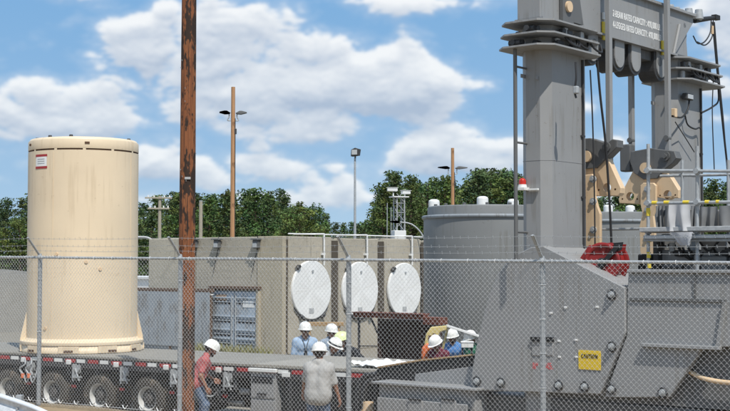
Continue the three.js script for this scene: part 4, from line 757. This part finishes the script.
{
  const p = W(201, 201, 95), u = thing('bare_pole', 'short bare grey wooden pole just right of the foreground pole', 'pole', V(p.x, 0, p.z), 0); mesh('post', cy(.13, .16, p.y, 0, p.y / 2, 0, 14), M.poleGrey, u); mesh('cap', cy(.14, .14, .06, 0, p.y, 0, 14), M.galv, u);
  const q = W(160, 196, 98), t = thing('power_pole', 'distant power line pole with two crossarms beyond the vault', 'power pole', V(q.x, 0, q.z), .2); mesh('post', cy(.12, .16, q.y, 0, q.y / 2, 0, 12), M.poleGrey, t); for (const dy of [.15, .95]) { const a = mesh('crossarm', rb(2.1 - dy * .5, .12, .12, -.1, q.y - dy, .14, .01), M.poleGrey, t); for (const x of [-.9, -.45, .35, .75]) mesh('insulator', cy(.04, .06, .16, x * (1 - dy * .2), q.y - dy + .13, .14, 8), M.pipeWhite, a); }
}
{
  const p = W(355, 156, 58), u = thing('floodlight_pole', 'slim grey steel pole with a dark floodlight on top', 'floodlight', V(p.x, 0, p.z), -.3); mesh('post', cy(.045, .075, p.y - .1, 0, (p.y - .1) / 2, 0, 12), M.galv, u); mesh('bracket', [rod(V(0, p.y - .2, 0), V(.02, p.y + .08, 0), .04), bx(.24, .04, .04, .02, p.y + .02, 0)], M.greyDark, u);
  const h = mesh('lamp_head', [ext([[-.18, -.02], [.16, .02], [.20, .30], [.02, .36], [-.16, .28]], -.17, .17, .02).translate(.03, p.y, 0)], M.steelDark, u); mesh('lamp_glass', bx(.25, .22, .01, .03, p.y + .16, .18), M.lampGlass, h);
  const s = W(391, 222, 50), l = thing('yard_lamp', 'small pale yard lamp on a curved arm beside the near grey cask', 'lamp', V(W(425, 240, 50).x, 0, -50), 0), d = s.x - l.position.x; mesh('arm', pipe([V(0, 0, 0), V(0, s.y - 1, 0), V(-.1, s.y - .5, 0), V(d * .4, s.y - .08, 0), V(d * .8, s.y, 0)], .03, 30, 6), M.galv, l); mesh('lamp_head', ext([[0, 0], [.15, .06], [.42, .03], [.42, -.01], [.1, -.05]], -.1, .1, .015).scale(-1, 1, 1).translate(d * .72, s.y, 0), M.pipeWhite, l);
  const c = W(157, 245, 58), e = W(137, 237, 58), k = thing('street_lamp', 'pale curved street lamp arm at the left end of the vault', 'lamp', V(c.x, 0, c.z), 0), dx = e.x - c.x; mesh('arm', pipe([V(0, 0, 0), V(0, c.y - .5, 0), V(-.05, c.y, 0), V(dx * .4, e.y - .05, 0), V(dx, e.y, 0)], .05, 40, 8), M.alu, k); mesh('lamp_head', ext([[0, -.05], [.05, .08], [.6, .05], [.62, -.02]], -.12, .12, .02).scale(-1, 1, 1).translate(dx, e.y, 0), M.pipeWhite, k);
  // camera mast
  const m = W(399, 197, 62), t = thing('camera_mast', 'white lattice mast with cameras on top, before the tall trees', 'mast', V(m.x, 0, m.z), .4), w = .24, y0 = 3, y1 = m.y; const bars = [];
  const C4 = [[-w, -w], [w, -w], [w, w], [-w, w]]; C4.forEach(([x, z]) => mesh('upright', rod(V(x, 0, z), V(x * .8, y1, z * .8), .03, 6), M.alu, t));
  for (let y = 1; y < y1 - .3; y += .45) for (let i = 0; i < 4; i++) { const [a, b] = [C4[i], C4[(i + 1) % 4]]; bars.push(rod(V(a[0] * .92, y, a[1] * .92), V(b[0] * .92, y + .45, b[1] * .92), .014, 5), rod(V(a[0] * .92, y, a[1] * .92), V(b[0] * .92, y, b[1] * .92), .012, 5)); } mesh('lattice', bars, M.alu, t);
  mesh('ladder', [rod(V(-.48, 1, .1), V(-.46, y1 - .5, .1), .02, 6), rod(V(-.70, 1, .1), V(-.66, y1 - .3, .1), .02, 6)], M.galv, t); mesh('top_plate', rb(.8, .05, .6, 0, y1, 0, .01), M.pipeWhite, t); for (const s of [-1, 1]) { const c = mesh('camera', [rb(.5, .16, .18, s * .35, y1 + .28 - s * .06, 0, .03, s * .3), rod(V(s * .3, y1, 0), V(s * .3, y1 + .2, 0), .03, 6)], M.pipeWhite, t); mesh('camera_hood', rb(.56, .02, .22, s * .35, y1 + .38 - s * .06, 0, .008, s * .3), M.white, c); }
  const q = W(396.5, 237, 52); mesh('cabinet', rb(.6, .5, .4, -.2, W(396, 236, 62).y, .4, .02), M.pipeWhite, t);
}
// ------------------------------------------------------------------ turned-down guard rail in the left corner
{
  const r = thing('guard_rail', 'galvanised guard rail curving down into the ground in the lower left corner', 'guard rail', V(0, 0, 0), 0);
  const P = [[-40, 383, 21.6], [-20, 387.5, 21.5], [0, 393.2, 21.4], [12, 397, 21.3], [24, 401, 21.2], [36, 405.5, 21.1], [50, 412, 21.0], [66, 422, 20.9]].map(([x, y, z]) => W(x, y, z)), cv = new THREE.CatmullRomCurve3(P), N = 60;
  const prof = [[0, 0], [.05, -.02], [.07, -.06], [.015, -.12], [.015, -.17], [.07, -.23], [.07, -.36], [.0, -.40]], pos = [], idx = [];
  for (let i = 0; i <= N; i++) { const p = cv.getPoint(i / N); for (const [o, d] of prof) pos.push(p.x - o * .2, p.y + d, p.z + o); }
  for (let i = 0; i < N; i++) for (let j = 0; j < prof.length - 1; j++) { const a = i * prof.length + j, b = a + prof.length; idx.push(a, a + 1, b, b, a + 1, b + 1); }
  const g = new THREE.BufferGeometry(); g.setAttribute('position', new THREE.Float32BufferAttribute(pos, 3)); g.setIndex(idx); g.computeVertexNormals(); mesh('rail', g, std([.74, .76, .78], { map: T.galv, roughness: .4, metalness: .1, side: THREE.DoubleSide }), r);
  for (const t of [.1, .5]) { const p = cv.getPoint(t); mesh('post', bx(.1, 1.2, .15, p.x, p.y - .55, p.z - .12), M.galv, r); mesh('bolt', cy(.02, .02, .03, p.x, p.y - .155, p.z + .03, 8, 'z'), M.galv, r); }
}
// ------------------------------------------------------------------ chain-link fence
{
  const f = thing('chain_link_fence', 'galvanised chain-link fence with slanted arms and three barbed wires across the foreground', 'fence', fenceA.clone(), FYAW);
  const sx = [38, 178.5, 347, 541].map(px => hit(px, 300, f, 'z', 0).x), L0 = sx[0], per = (sx[3] - sx[0]) / 3, posts = [L0 - per, ...sx, sx[3] + per * .98];
  const top = s => 3.228 - .0072 * (s - L0) , B = .75, xa = posts[0], xb = posts[5] + 1.2;
  mesh('top_rail', rod(V(xa, top(xa), 0), V(xb, top(xb), 0), .021, 8), M.galv, f);
  for (const x of posts) {
    const t = top(x), p = mesh('post', [cy(.037, .037, t - .1, x, (t + .1) / 2, -.045, 14), cy(.042, .042, .03, x, t + .01, -.045, 14), cy(.030, .038, .05, x, t + .045, -.035, 12)], M.galv, f);
    mesh('barb_arm', [rod(V(x, t + .03, -.04), V(x, t + .34, .24), .017, 6), bx(.05, .40, .012, x, t + .19, .105, 0, .73)], M.galv, p);
    for (let k = 0; k < 5; k++) mesh('tie_wire', new THREE.TorusGeometry(.043, .004, 4, 14).rotateX(Math.PI / 2).translate(x, B + .3 + k * .45, -.045), M.wire, p);
  }
  // woven mesh: zigzag wires that hook into their neighbours
  const wd = .0358, hh = .0358, r = .0023;
  const x0 = hit(-14, 300, f, 'z', 0).x, x1 = hit(744, 300, f, 'z', 0).x, cuts = [x0, ...posts.filter(x => x > x0 && x < x1), x1];
  for (let c = 0; c < cuts.length - 1; c++) {
    const pos = [], idx = [];
    for (let i = Math.round(cuts[c] / wd); i < Math.round(cuts[c + 1] / wd); i++) {
      const x = i * wd, n = Math.round((top(x) + .05 - B) / hh); let prev = -1;
      for (let k = 0; k <= n; k++) {
        const s = (k + i) & 1, px = x + (s ? wd * 1.04 : -wd * .04) + .004 * perlin.noise(i * .7, k * .13, 2) + .014 * perlin.noise(x * 1.3, k * .05, 5), py = B - .03 + k * hh + .012 * perlin.noise(x * 1.1, k * .06, 9), pz = .022 + (s ? .0035 : -.0035) + .03 * perlin.noise(x * .9, py * .9, 7), o = pos.length / 3;
        for (let q = 0; q < 4; q++) { const a = q * 1.5708 + .785; pos.push(px + Math.cos(a) * r * .75, py + (s ? -1 : 1) * Math.cos(a) * r * .75, pz + Math.sin(a) * r); }
        if (prev >= 0) for (let q = 0; q < 4; q++) { const a = prev + q, b = prev + (q + 1) % 4, d = o + q, e = o + (q + 1) % 4; idx.push(a, d, b, b, d, e); }
        prev = o;
      }
    }
    const g = new THREE.BufferGeometry(); g.setAttribute('position', new THREE.Float32BufferAttribute(pos, 3)); g.setIndex(idx); g.computeVertexNormals(); mesh('wire_mesh', g, M.wire, f).userData.kind = 'stuff';
  }
  // barbed wires
  for (const [u, h] of [[.085, .12], [.16, .205], [.235, .325]]) {
    const pts = []; for (let i = 0; i < posts.length - 1; i++) for (let k = 0; k < 6; k++) { const t = k / 6, x = posts[i] + (posts[i + 1] - posts[i]) * t; pts.push(V(x, top(x) + h - .018 * 4 * t * (1 - t), u)); }
    mesh('barbed_wire', pipe(pts, .0022, 160, 4), M.galv, f); const bs = []; for (let x = x0; x < x1; x += .125) { const y = top(x) + h - .01; bs.push(rod(V(x - .012, y - .02, u - .012), V(x + .012, y + .02, u + .012), .002, 3), rod(V(x + .012, y - .02, u + .012), V(x - .012, y + .02, u - .012), .002, 3)); } mesh('barb', bs, M.galv, f).userData.kind = 'stuff';
  }
  const bw = []; mesh('bottom_wire', rod(V(x0, B + .02, .02), V(x1, B + .02, .02), .004, 5), M.wire, f);
  for (let x = x0 + .1; x < x1; x += .375) bw.push(pipe([V(x - .05, B + .075, .035), V(x - .012, B + .03, .045), V(x + .012, B + .015, .03), V(x + .03, B + .05, .03), V(x + .065, B + .07, .035)], .0075, 8, 5)); mesh('tie_wire', bw, M.sheet, f);
  const tw = []; for (let x = x0 + .2; x < x1; x += .42) tw.push(new THREE.TorusGeometry(.026, .004, 4, 12).rotateY(Math.PI / 2).translate(x, top(x), 0)); mesh('tie_wire', tw, M.wire, f);
}
// ------------------------------------------------------------------ people: one continuous skin per body, clothes and helmet as its parts
function surfaceNet(fn, lo, hi, cell) {
  const n = [0, 1, 2].map(i => Math.ceil((hi.getComponent(i) - lo.getComponent(i)) / cell) + 1), [nx, ny, nz] = n, f = new Float32Array(nx * ny * nz);
  for (let k = 0, o = 0; k < nz; k++) for (let j = 0; j < ny; j++) for (let i = 0; i < nx; i++, o++) f[o] = fn(lo.x + i * cell, lo.y + j * cell, lo.z + k * cell);
  const id = new Int32Array(nx * ny * nz).fill(-1), pos = [], idx = [], at = (i, j, k) => i + nx * (j + ny * k);
  for (let k = 0; k < nz - 1; k++) for (let j = 0; j < ny - 1; j++) for (let i = 0; i < nx - 1; i++) {
    let c = 0, sx = 0, sy = 0, sz = 0; const v = (a, b, d) => f[at(i + a, j + b, k + d)];
    let any = 0; for (let q = 0; q < 8; q++) if (v(q & 1, q >> 1 & 1, q >> 2) < 0) any++; if (!any || any === 8) continue;
    for (let q = 0; q < 8; q++) for (const b of [1, 2, 4]) if (!(q & b)) { const p = q | b, u = v(q & 1, q >> 1 & 1, q >> 2), w = v(p & 1, p >> 1 & 1, p >> 2); if ((u < 0) !== (w < 0)) { const t = u / (u - w); sx += (q & 1) + t * (b === 1); sy += (q >> 1 & 1) + t * (b === 2); sz += (q >> 2) + t * (b === 4); c++; } }
    id[at(i, j, k)] = pos.length / 3; pos.push(lo.x + (i + sx / c) * cell, lo.y + (j + sy / c) * cell, lo.z + (k + sz / c) * cell);
  }
  const st = [1, nx, nx * ny];
  for (let k = 1; k < nz - 1; k++) for (let j = 1; j < ny - 1; j++) for (let i = 1; i < nx - 1; i++) { const o = at(i, j, k), a = f[o] < 0; for (let d = 0; d < 3; d++) { const b = f[o + st[d]] < 0; if (a === b) continue; const u = st[(d + 1) % 3], w = st[(d + 2) % 3], q = [id[o], id[o - u], id[o - u - w], id[o - w]]; if (q.some(x => x < 0)) continue; if (a) idx.push(q[0], q[1], q[2], q[0], q[2], q[3]); else idx.push(q[0], q[2], q[1], q[0], q[3], q[2]); } }
  const g = new THREE.BufferGeometry(); g.setAttribute('position', new THREE.Float32BufferAttribute(pos, 3)); g.setIndex(idx);
  const nor = new Float32Array(pos.length), e = cell * .6; for (let i = 0; i < pos.length; i += 3) { const [x, y, z] = [pos[i], pos[i + 1], pos[i + 2]], a = fn(x + e, y, z) - fn(x - e, y, z), b = fn(x, y + e, z) - fn(x, y - e, z), c = fn(x, y, z + e) - fn(x, y, z - e), l = Math.hypot(a, b, c) || 1; nor[i] = a / l; nor[i + 1] = b / l; nor[i + 2] = c / l; }
  g.setAttribute('normal', new THREE.BufferAttribute(nor, 3)); return g;
}
const smin = (a, b, k) => { const h = Math.max(k - Math.abs(a - b), 0) / k; return Math.min(a, b) - h * h * k * .25; };
function field(bones, k) {                                              // bones: [from, to, radius, radius]
  const B = bones.map(([a, b, r, s]) => { const d = b.clone().sub(a); return [a.x, a.y, a.z, d.x, d.y, d.z, d.lengthSq() || 1e-9, r, s]; });
  return (x, y, z) => { let m = 1e3; for (const b of B) { const px = x - b[0], py = y - b[1], pz = z - b[2]; let t = (px * b[3] + py * b[4] + pz * b[5]) / b[6]; t = t < 0 ? 0 : t > 1 ? 1 : t; const d = Math.hypot(px - b[3] * t, py - b[4] * t, pz - b[5] * t) - (b[7] + (b[8] - b[7]) * t); m = smin(m, d, k); } return m; };
}
function boxOf(bones, pad) { const b = new THREE.Box3(); for (const [p, q, r, s] of bones) { const m = Math.max(r, s) + pad; for (const v of [p, q]) { b.expandByPoint(v.clone().addScalar(m)); b.expandByPoint(v.clone().addScalar(-m)); } } return b; }
function net(bones, k, cell, extra, pad = .03) { const b = boxOf(bones, pad), f0 = field(bones, k); return surfaceNet(extra ? (x, y, z) => extra(f0(x, y, z), x, y, z) : f0, b.min, b.max, cell); }
function ik(a, c, l1, l2, pole) { const d = c.clone().sub(a), L = Math.min(d.length(), (l1 + l2) * .999); d.normalize(); const x = (L * L + l1 * l1 - l2 * l2) / (2 * L), h = Math.sqrt(Math.max(0, l1 * l1 - x * x)), p = pole.clone().addScaledVector(d, -pole.dot(d)).normalize(); return [a.clone().addScaledVector(d, x).addScaledVector(p, h), a.clone().addScaledVector(d, L)]; }
// one hand: palm, four bent fingers of unequal length, a thumb from the side of the palm; along -y, palm toward +x
const handG = (() => {
  const b = [[V(0, 0, 0), V(0, -.035, 0), .024, .026], [V(0, -.03, .026), V(0, -.085, .032), .016, .014], [V(0, -.03, -.022), V(0, -.08, -.030), .016, .013], [V(0, -.03, 0), V(0, -.088, .0), .017, .014]];
  [[.033, .072], [.011, .082], [-.011, .076], [-.031, .058]].forEach(([z, l]) => { const p = [V(0, -.088, z), V(.012, -.088 - l * .42, z * 1.05), V(.034, -.088 - l * .70, z * 1.05), V(.052, -.088 - l * .78, z)]; for (let i = 0; i < 3; i++) b.push([p[i], p[i + 1], .0098 - i * .0009, .0092 - i * .0009]); });
  b.push([V(.004, -.03, .03), V(.022, -.058, .052), .013, .0105], [V(.022, -.058, .052), V(.038, -.085, .058), .0105, .009], [V(.038, -.085, .058), V(.046, -.102, .054), .009, .008]);
  return net(b, .006, .0045);
})();
// the head: skull, jaw, nose, ears; facing +z, neck joint at the origin
const headBones = [[V(0, .13, -.018), V(0, .135, .012), .094, .088], [V(0, .07, .03), V(0, .045, .055), .062, .040], [V(0, .10, .055), V(0, .06, .062), .05, .042], [V(0, .105, .098), V(0, .075, .117), .010, .0155], [V(-.03, .112, .083), V(.03, .112, .083), .019, .019],
  [V(.092, .11, -.01), V(.094, .075, -.003), .016, .011], [V(-.092, .11, -.01), V(-.094, .075, -.003), .016, .011], [V(-.016, .048, .093), V(.016, .048, .093), .010, .010], [V(0, .022, .083), V(0, .022, .083), .018, .018], [V(-.045, .085, .062), V(-.03, .07, .07), .022, .02], [V(.045, .085, .062), V(.03, .07, .07), .022, .02], [V(0, .06, 0), V(0, -.06, -.01), .062, .062]];
const headG = net(headBones, .022, .0065);
const hairG = net([[V(0, .135, -.03), V(0, .14, .0), .098, .09], [V(0, .09, -.05), V(0, .05, -.05), .07, .055], [V(.07, .12, -.02), V(.075, .09, .01), .03, .018], [V(-.07, .12, -.02), V(-.075, .09, .01), .03, .018]], .02, .009, (d, x, y, z) => Math.max(d, .02 - y + (z > .04 ? 1 : 0), z - .05));
const hatShell = (() => { const g = lathe([[.128, 0], [.130, .012], [.128, .03], [.122, .075], [.104, .118], [.072, .145], [.035, .157], [0, .160]], 40); g.scale(1, 1, 1.2); return g; })();
const hatBrim = (() => { const s = new THREE.Shape(); for (let i = 0; i <= 60; i++) { const a = i / 60 * 6.2832, f = Math.max(0, Math.sin(a)), r = 1 + .10 + .26 * f ** 3, p = [Math.cos(a) * .130 * (1.09), Math.sin(a) * .156 * r]; i ? s.lineTo(...p) : s.moveTo(...p); } const g = new THREE.ExtrudeGeometry(s, { depth: .006, bevelEnabled: true, bevelSize: .003, bevelThickness: .003, bevelSegments: 1, curveSegments: 8 }); g.rotateX(Math.PI / 2); g.translate(0, .006, 0); return g; })();
const hatRidge = [-.028, 0, .028].map(x => pipe([V(x, .055, .148), V(x, .115, .118), V(x, .155, .06), V(x, .166, 0), V(x, .155, -.07), V(x, .11, -.125)], .007, 24, 6));
function person(label, o) {
  const P = thing('person', label, 'person', o.pos, o.yaw ?? 0), S = o.s ?? 1, lean = o.lean ?? 0, up = V(0, Math.cos(lean), Math.sin(lean)), fw = V(0, -Math.sin(lean), Math.cos(lean)), hipY = .95 - (o.drop ?? 0), H = V(0, hipY, -.20 * Math.sin(lean));
  const T = (a, b, c = 0) => H.clone().add(V(a, 0, 0)).addScaledVector(up, b).addScaledVector(fw, c);
  const sh = [T(.185, .455), T(-.185, .455)], hipJ = [V(.09, H.y - .02, H.z), V(-.09, H.y - .02, H.z)], neck = T(0, .53, -.005), bulk = o.bulk ?? 1;
  const torso = []; for (const s of [1, -1]) torso.push([T(s * .085, .02), T(s * .07, .17), .118 * bulk, .108 * bulk], [T(s * .07, .17), T(s * .10, .38), .108 * bulk, .112 * bulk], [T(s * .10, .38), sh[s > 0 ? 0 : 1], .105, .062], [T(s * .15, .45), T(s * .03, .545), .05, .05]); torso.push([T(-.07, .36, .03), T(.07, .36, .03), .10, .10]);
  const bones = [...torso, [T(0, .48), T(0, .60, .01), .062, .058]], arms = [], legs = [], hands = [];
  [0, 1].forEach(i => {
    const s = i ? -1 : 1, tgt = o.hands?.[i] ?? T(s * .27, -.12, .10), [el, hd] = ik(sh[i], tgt, .29, .255, o.poles?.[i] ?? V(s * .5, -.2, -1));
    bones.push([sh[i], el, .052, .042], [el, hd, .042, .027]); arms.push([sh[i], el, hd]);
    const w = new THREE.Matrix4(), y = el.clone().sub(hd).normalize(), x0 = V(-s, 0, 0), z = x0.clone().cross(y).normalize(), x = y.clone().cross(z); w.makeBasis(x, y, z).setPosition(hd); const g = norm(handG, true); if (s < 0) { } g.applyMatrix4(w); hands.push(g);
    const an = o.feet?.[i] ?? V(s * .12, .09, i ? .06 : -.05), [kn, a2] = ik(hipJ[i], an, .44, .43, V(s * .12, 0, 1)); legs.push([hipJ[i], kn, a2]);
    bones.push([hipJ[i], kn, .085, .056], [kn, a2, .056, .037], [a2, a2.clone().add(V(s * .03, -.05, .15)), .04, .03]);
  });
  const hq = new THREE.Quaternion().setFromEuler(new THREE.Euler(lean * .55 + (o.nod ?? 0), o.turn ?? 0, o.tilt ?? 0, 'YXZ')), hm = new THREE.Matrix4().compose(T(0, .585, .012), hq, V(1, 1, 1)), at = g => { const q = norm(g, true); q.applyMatrix4(hm); return q; };
  const skin = o.skin ?? M.skin;
  const body = mesh('body', [norm(net(bones, .04, .018), true), ...hands, at(headG)], skin, P);
  const fold = (amp, k) => (d, x, y, z) => d + amp * perlin.noise(x * 9, y * 7, z * 9 + k) + amp * .6 * perlin.noise(x * 22, y * 14, z * 20 + k);
  const sleeve = o.sleeve ?? .62, sb = torso.slice(0).map(([a, b, r, s]) => [a, b, r + .018, s + .018]);
  arms.forEach(([a, b, c]) => { if (sleeve <= 1) sb.push([a, a.clone().lerp(b, sleeve), .068, .062]); else sb.push([a, b, .068, .058], [b, b.clone().lerp(c, .85), .058, .044]); });
  sb.push([T(-.08, -.04), T(.08, -.04), .128 * bulk, .128 * bulk]);
  const nk = T(0, .565, .02);
  mesh('shirt', net(sb, .045, .015, (d, x, y, z) => Math.max(fold(.009, o.pos.x)(d, x, y, z), .070 - Math.hypot(x - nk.x, y - nk.y, z - nk.z))), o.shirt, P);
  const lb = []; legs.forEach(([h, k, a]) => lb.push([h, k, .108, .078], [k, a.clone().add(V(0, -.02, 0)), .078, .062])); lb.push([H.clone().add(V(-.07, .06, 0)), H.clone().add(V(.07, .06, 0)), .120, .120]);
  mesh('trousers', net(lb, .04, .018, fold(.008, o.pos.z)), o.pants ?? M.jeans, P);
  legs.forEach(([, , a], i) => mesh('boot', net([[a.clone(), a.clone().add(V(0, -.04, 0)), .055, .055], [a.clone().add(V(0, -.045, -.01)), a.clone().add(V(i ? -.03 : .03, -.055, .15)), .048, .040]], .03, .016, (d, x, y) => Math.max(d, .002 - y)), M.boots, P));
  const tr = (n, g, m, par = body) => mesh(n, Array.isArray(g) ? g.map(at) : at(g), m, par);
  tr('hair', hairG, o.hair ?? M.hair);
  for (const s of [-1, 1]) tr('eye', new THREE.SphereGeometry(.011, 10, 8).translate(s * .031, .096, .091), M.eye);
  tr('mouth', rb(.042, .007, .01, 0, .046, .1005, .003), M.mouth);
  if (o.shades) tr('sunglasses', [rb(.055, .034, .016, -.034, .098, .104, .01), rb(.055, .034, .016, .034, .098, .104, .01), bx(.02, .008, .01, 0, .105, .108), rod(V(-.062, .104, .10), V(-.095, .10, .0), .004, 4), rod(V(.062, .104, .10), V(.095, .10, .0), .004, 4)], M.shades);
  if (o.beard) tr('beard', net([[V(-.04, .035, .06), V(0, .012, .078), .03, .03], [V(.04, .035, .06), V(0, .012, .078), .03, .03]], .02, .008), M.hair);
  const hp = new THREE.Matrix4().makeTranslation(0, .125, -.004).multiply(new THREE.Matrix4().makeRotationX(-.06)), hatted = g => { const q = norm(g, true); q.applyMatrix4(hp); return q; };
  const hat = tr('hard_hat', [hatted(hatShell), hatted(hatBrim), ...hatRidge.map(hatted)], o.hat ?? M.hat);
  if (o.stripe) tr('hat_band', [hatted(lathe([[.131, .028], [.129, .05], [.1265, .058]], 40).scale(1, 1, 1.2))], M.sDark, P);
  if (o.lanyard) mesh('lanyard', [pipe([T(-.07, .52, .10), T(-.03, .40, .155), T(0, .26, .16)], .008, 12, 5), pipe([T(.07, .52, .10), T(.03, .40, .155), T(0, .26, .16)], .008, 12, 5), rb(.07, .10, .012, T(0, .22, .16).x, T(0, .22, .16).y, T(0, .22, .16).z, .006)], M.sDark, P);
  if (o.vest) mesh('vest', net(torso.slice(0, 6).map(([a, b, r, s]) => [a, b, r + .026, s + .026]), .04, .016, (d, x, y, z) => Math.max(fold(.006, 3)(d, x, y, z), .09 - Math.hypot(x - nk.x, y - nk.y, z - nk.z))), M.sDark, P);
  mesh('belt', new THREE.TorusGeometry(.155, .018, 6, 30).rotateX(Math.PI / 2).scale(1.02, 1.2, .74).translate(H.x, H.y + .05, H.z), M.boots, P);
  P.scale.setScalar(S);
  return P;
}
const gp = (px, Z) => { const p = W(px, 350, Z); return V(p.x, 0, p.z); };
const PI = Math.PI;
person('worker in a red T-shirt bending toward the trailer beside the utility pole', { pos: gp(200.5, 24.3), yaw: PI * .5 + .12, lean: .36, nod: .35, turn: .12, s: .97, shirt: M.sPink, sleeve: .72, skin: M.skinTan, beard: true, drop: .01, hands: [V(.30, .98, .26), V(-.24, .86, .12)], poles: [V(.3, -.2, -1), V(-.3, .1, -1)] });
person('worker in a loose grey T-shirt and jeans seen from behind at the trailer front', { pos: gp(318.5, 21.6), yaw: PI - .25, lean: .10, nod: .18, turn: .22, s: 1.0, bulk: 1.1, shirt: M.sGrey, sleeve: .92, skin: M.skinTan, drop: -.01, hands: [V(.36, .93, .30), V(-.32, .86, .16)] });
person('worker in a light blue shirt with sunglasses and lanyard behind the deck', { pos: gp(305, 28), yaw: .15, lean: .03, nod: .1, turn: .1, s: 1.03, shirt: M.sBlue, sleeve: .9, skin: M.skinTan, shades: true, lanyard: true, hands: [V(.28, .86, .12), V(-.30, .84, .06)] });
person('worker in a slate blue shirt and dark glasses behind the wooden trestle end', { pos: gp(330, 28.6), yaw: .55, lean: .10, nod: .12, turn: .1, s: .99, shirt: M.sSlate, sleeve: .9, shades: true });
person('stooping worker in a pale shirt and dark-banded white helmet', { pos: gp(323.5, 26.6), yaw: .95, lean: .62, nod: .15, turn: .1, s: .98, drop: .04, shirt: M.sPale, sleeve: .9, stripe: true, skin: M.skinTan, hands: [V(.2, .95, .62), V(-.16, .95, .62)] });
person('worker in a dark shirt and pale lime helmet bent over the deck', { pos: gp(357, 26.7), yaw: -PI / 2 + .2, lean: .74, nod: -.1, s: 1.03, drop: -.02, shirt: M.sDark, pants: M.khaki, sleeve: 1.5, hat: M.hatLime, hands: [V(.2, .9, .75), V(-.2, .9, .75)] });
person('worker in a maroon shirt and white helmet looking down beside the orange sleeve', { pos: gp(441, 26.2), yaw: -.75, lean: .30, nod: .35, s: .95, shirt: M.sMaroon, sleeve: .9, skin: M.skinTan });
person('dark-haired worker in a bright blue shirt under the sloping white board', { pos: gp(454, 27.8), yaw: -.5, lean: .12, nod: .2, s: .955, shirt: M.sRoyal, sleeve: .9, skin: M.skinTan, beard: true, shades: true });
person('worker in a green shirt and white helmet half hidden by the gantry plate', { pos: gp(475, 27.4), yaw: -.9, lean: .22, nod: .25, s: .955, shirt: M.sGreen, sleeve: .9, beard: true, skin: M.skinTan });


renderer.render(scene, camera);
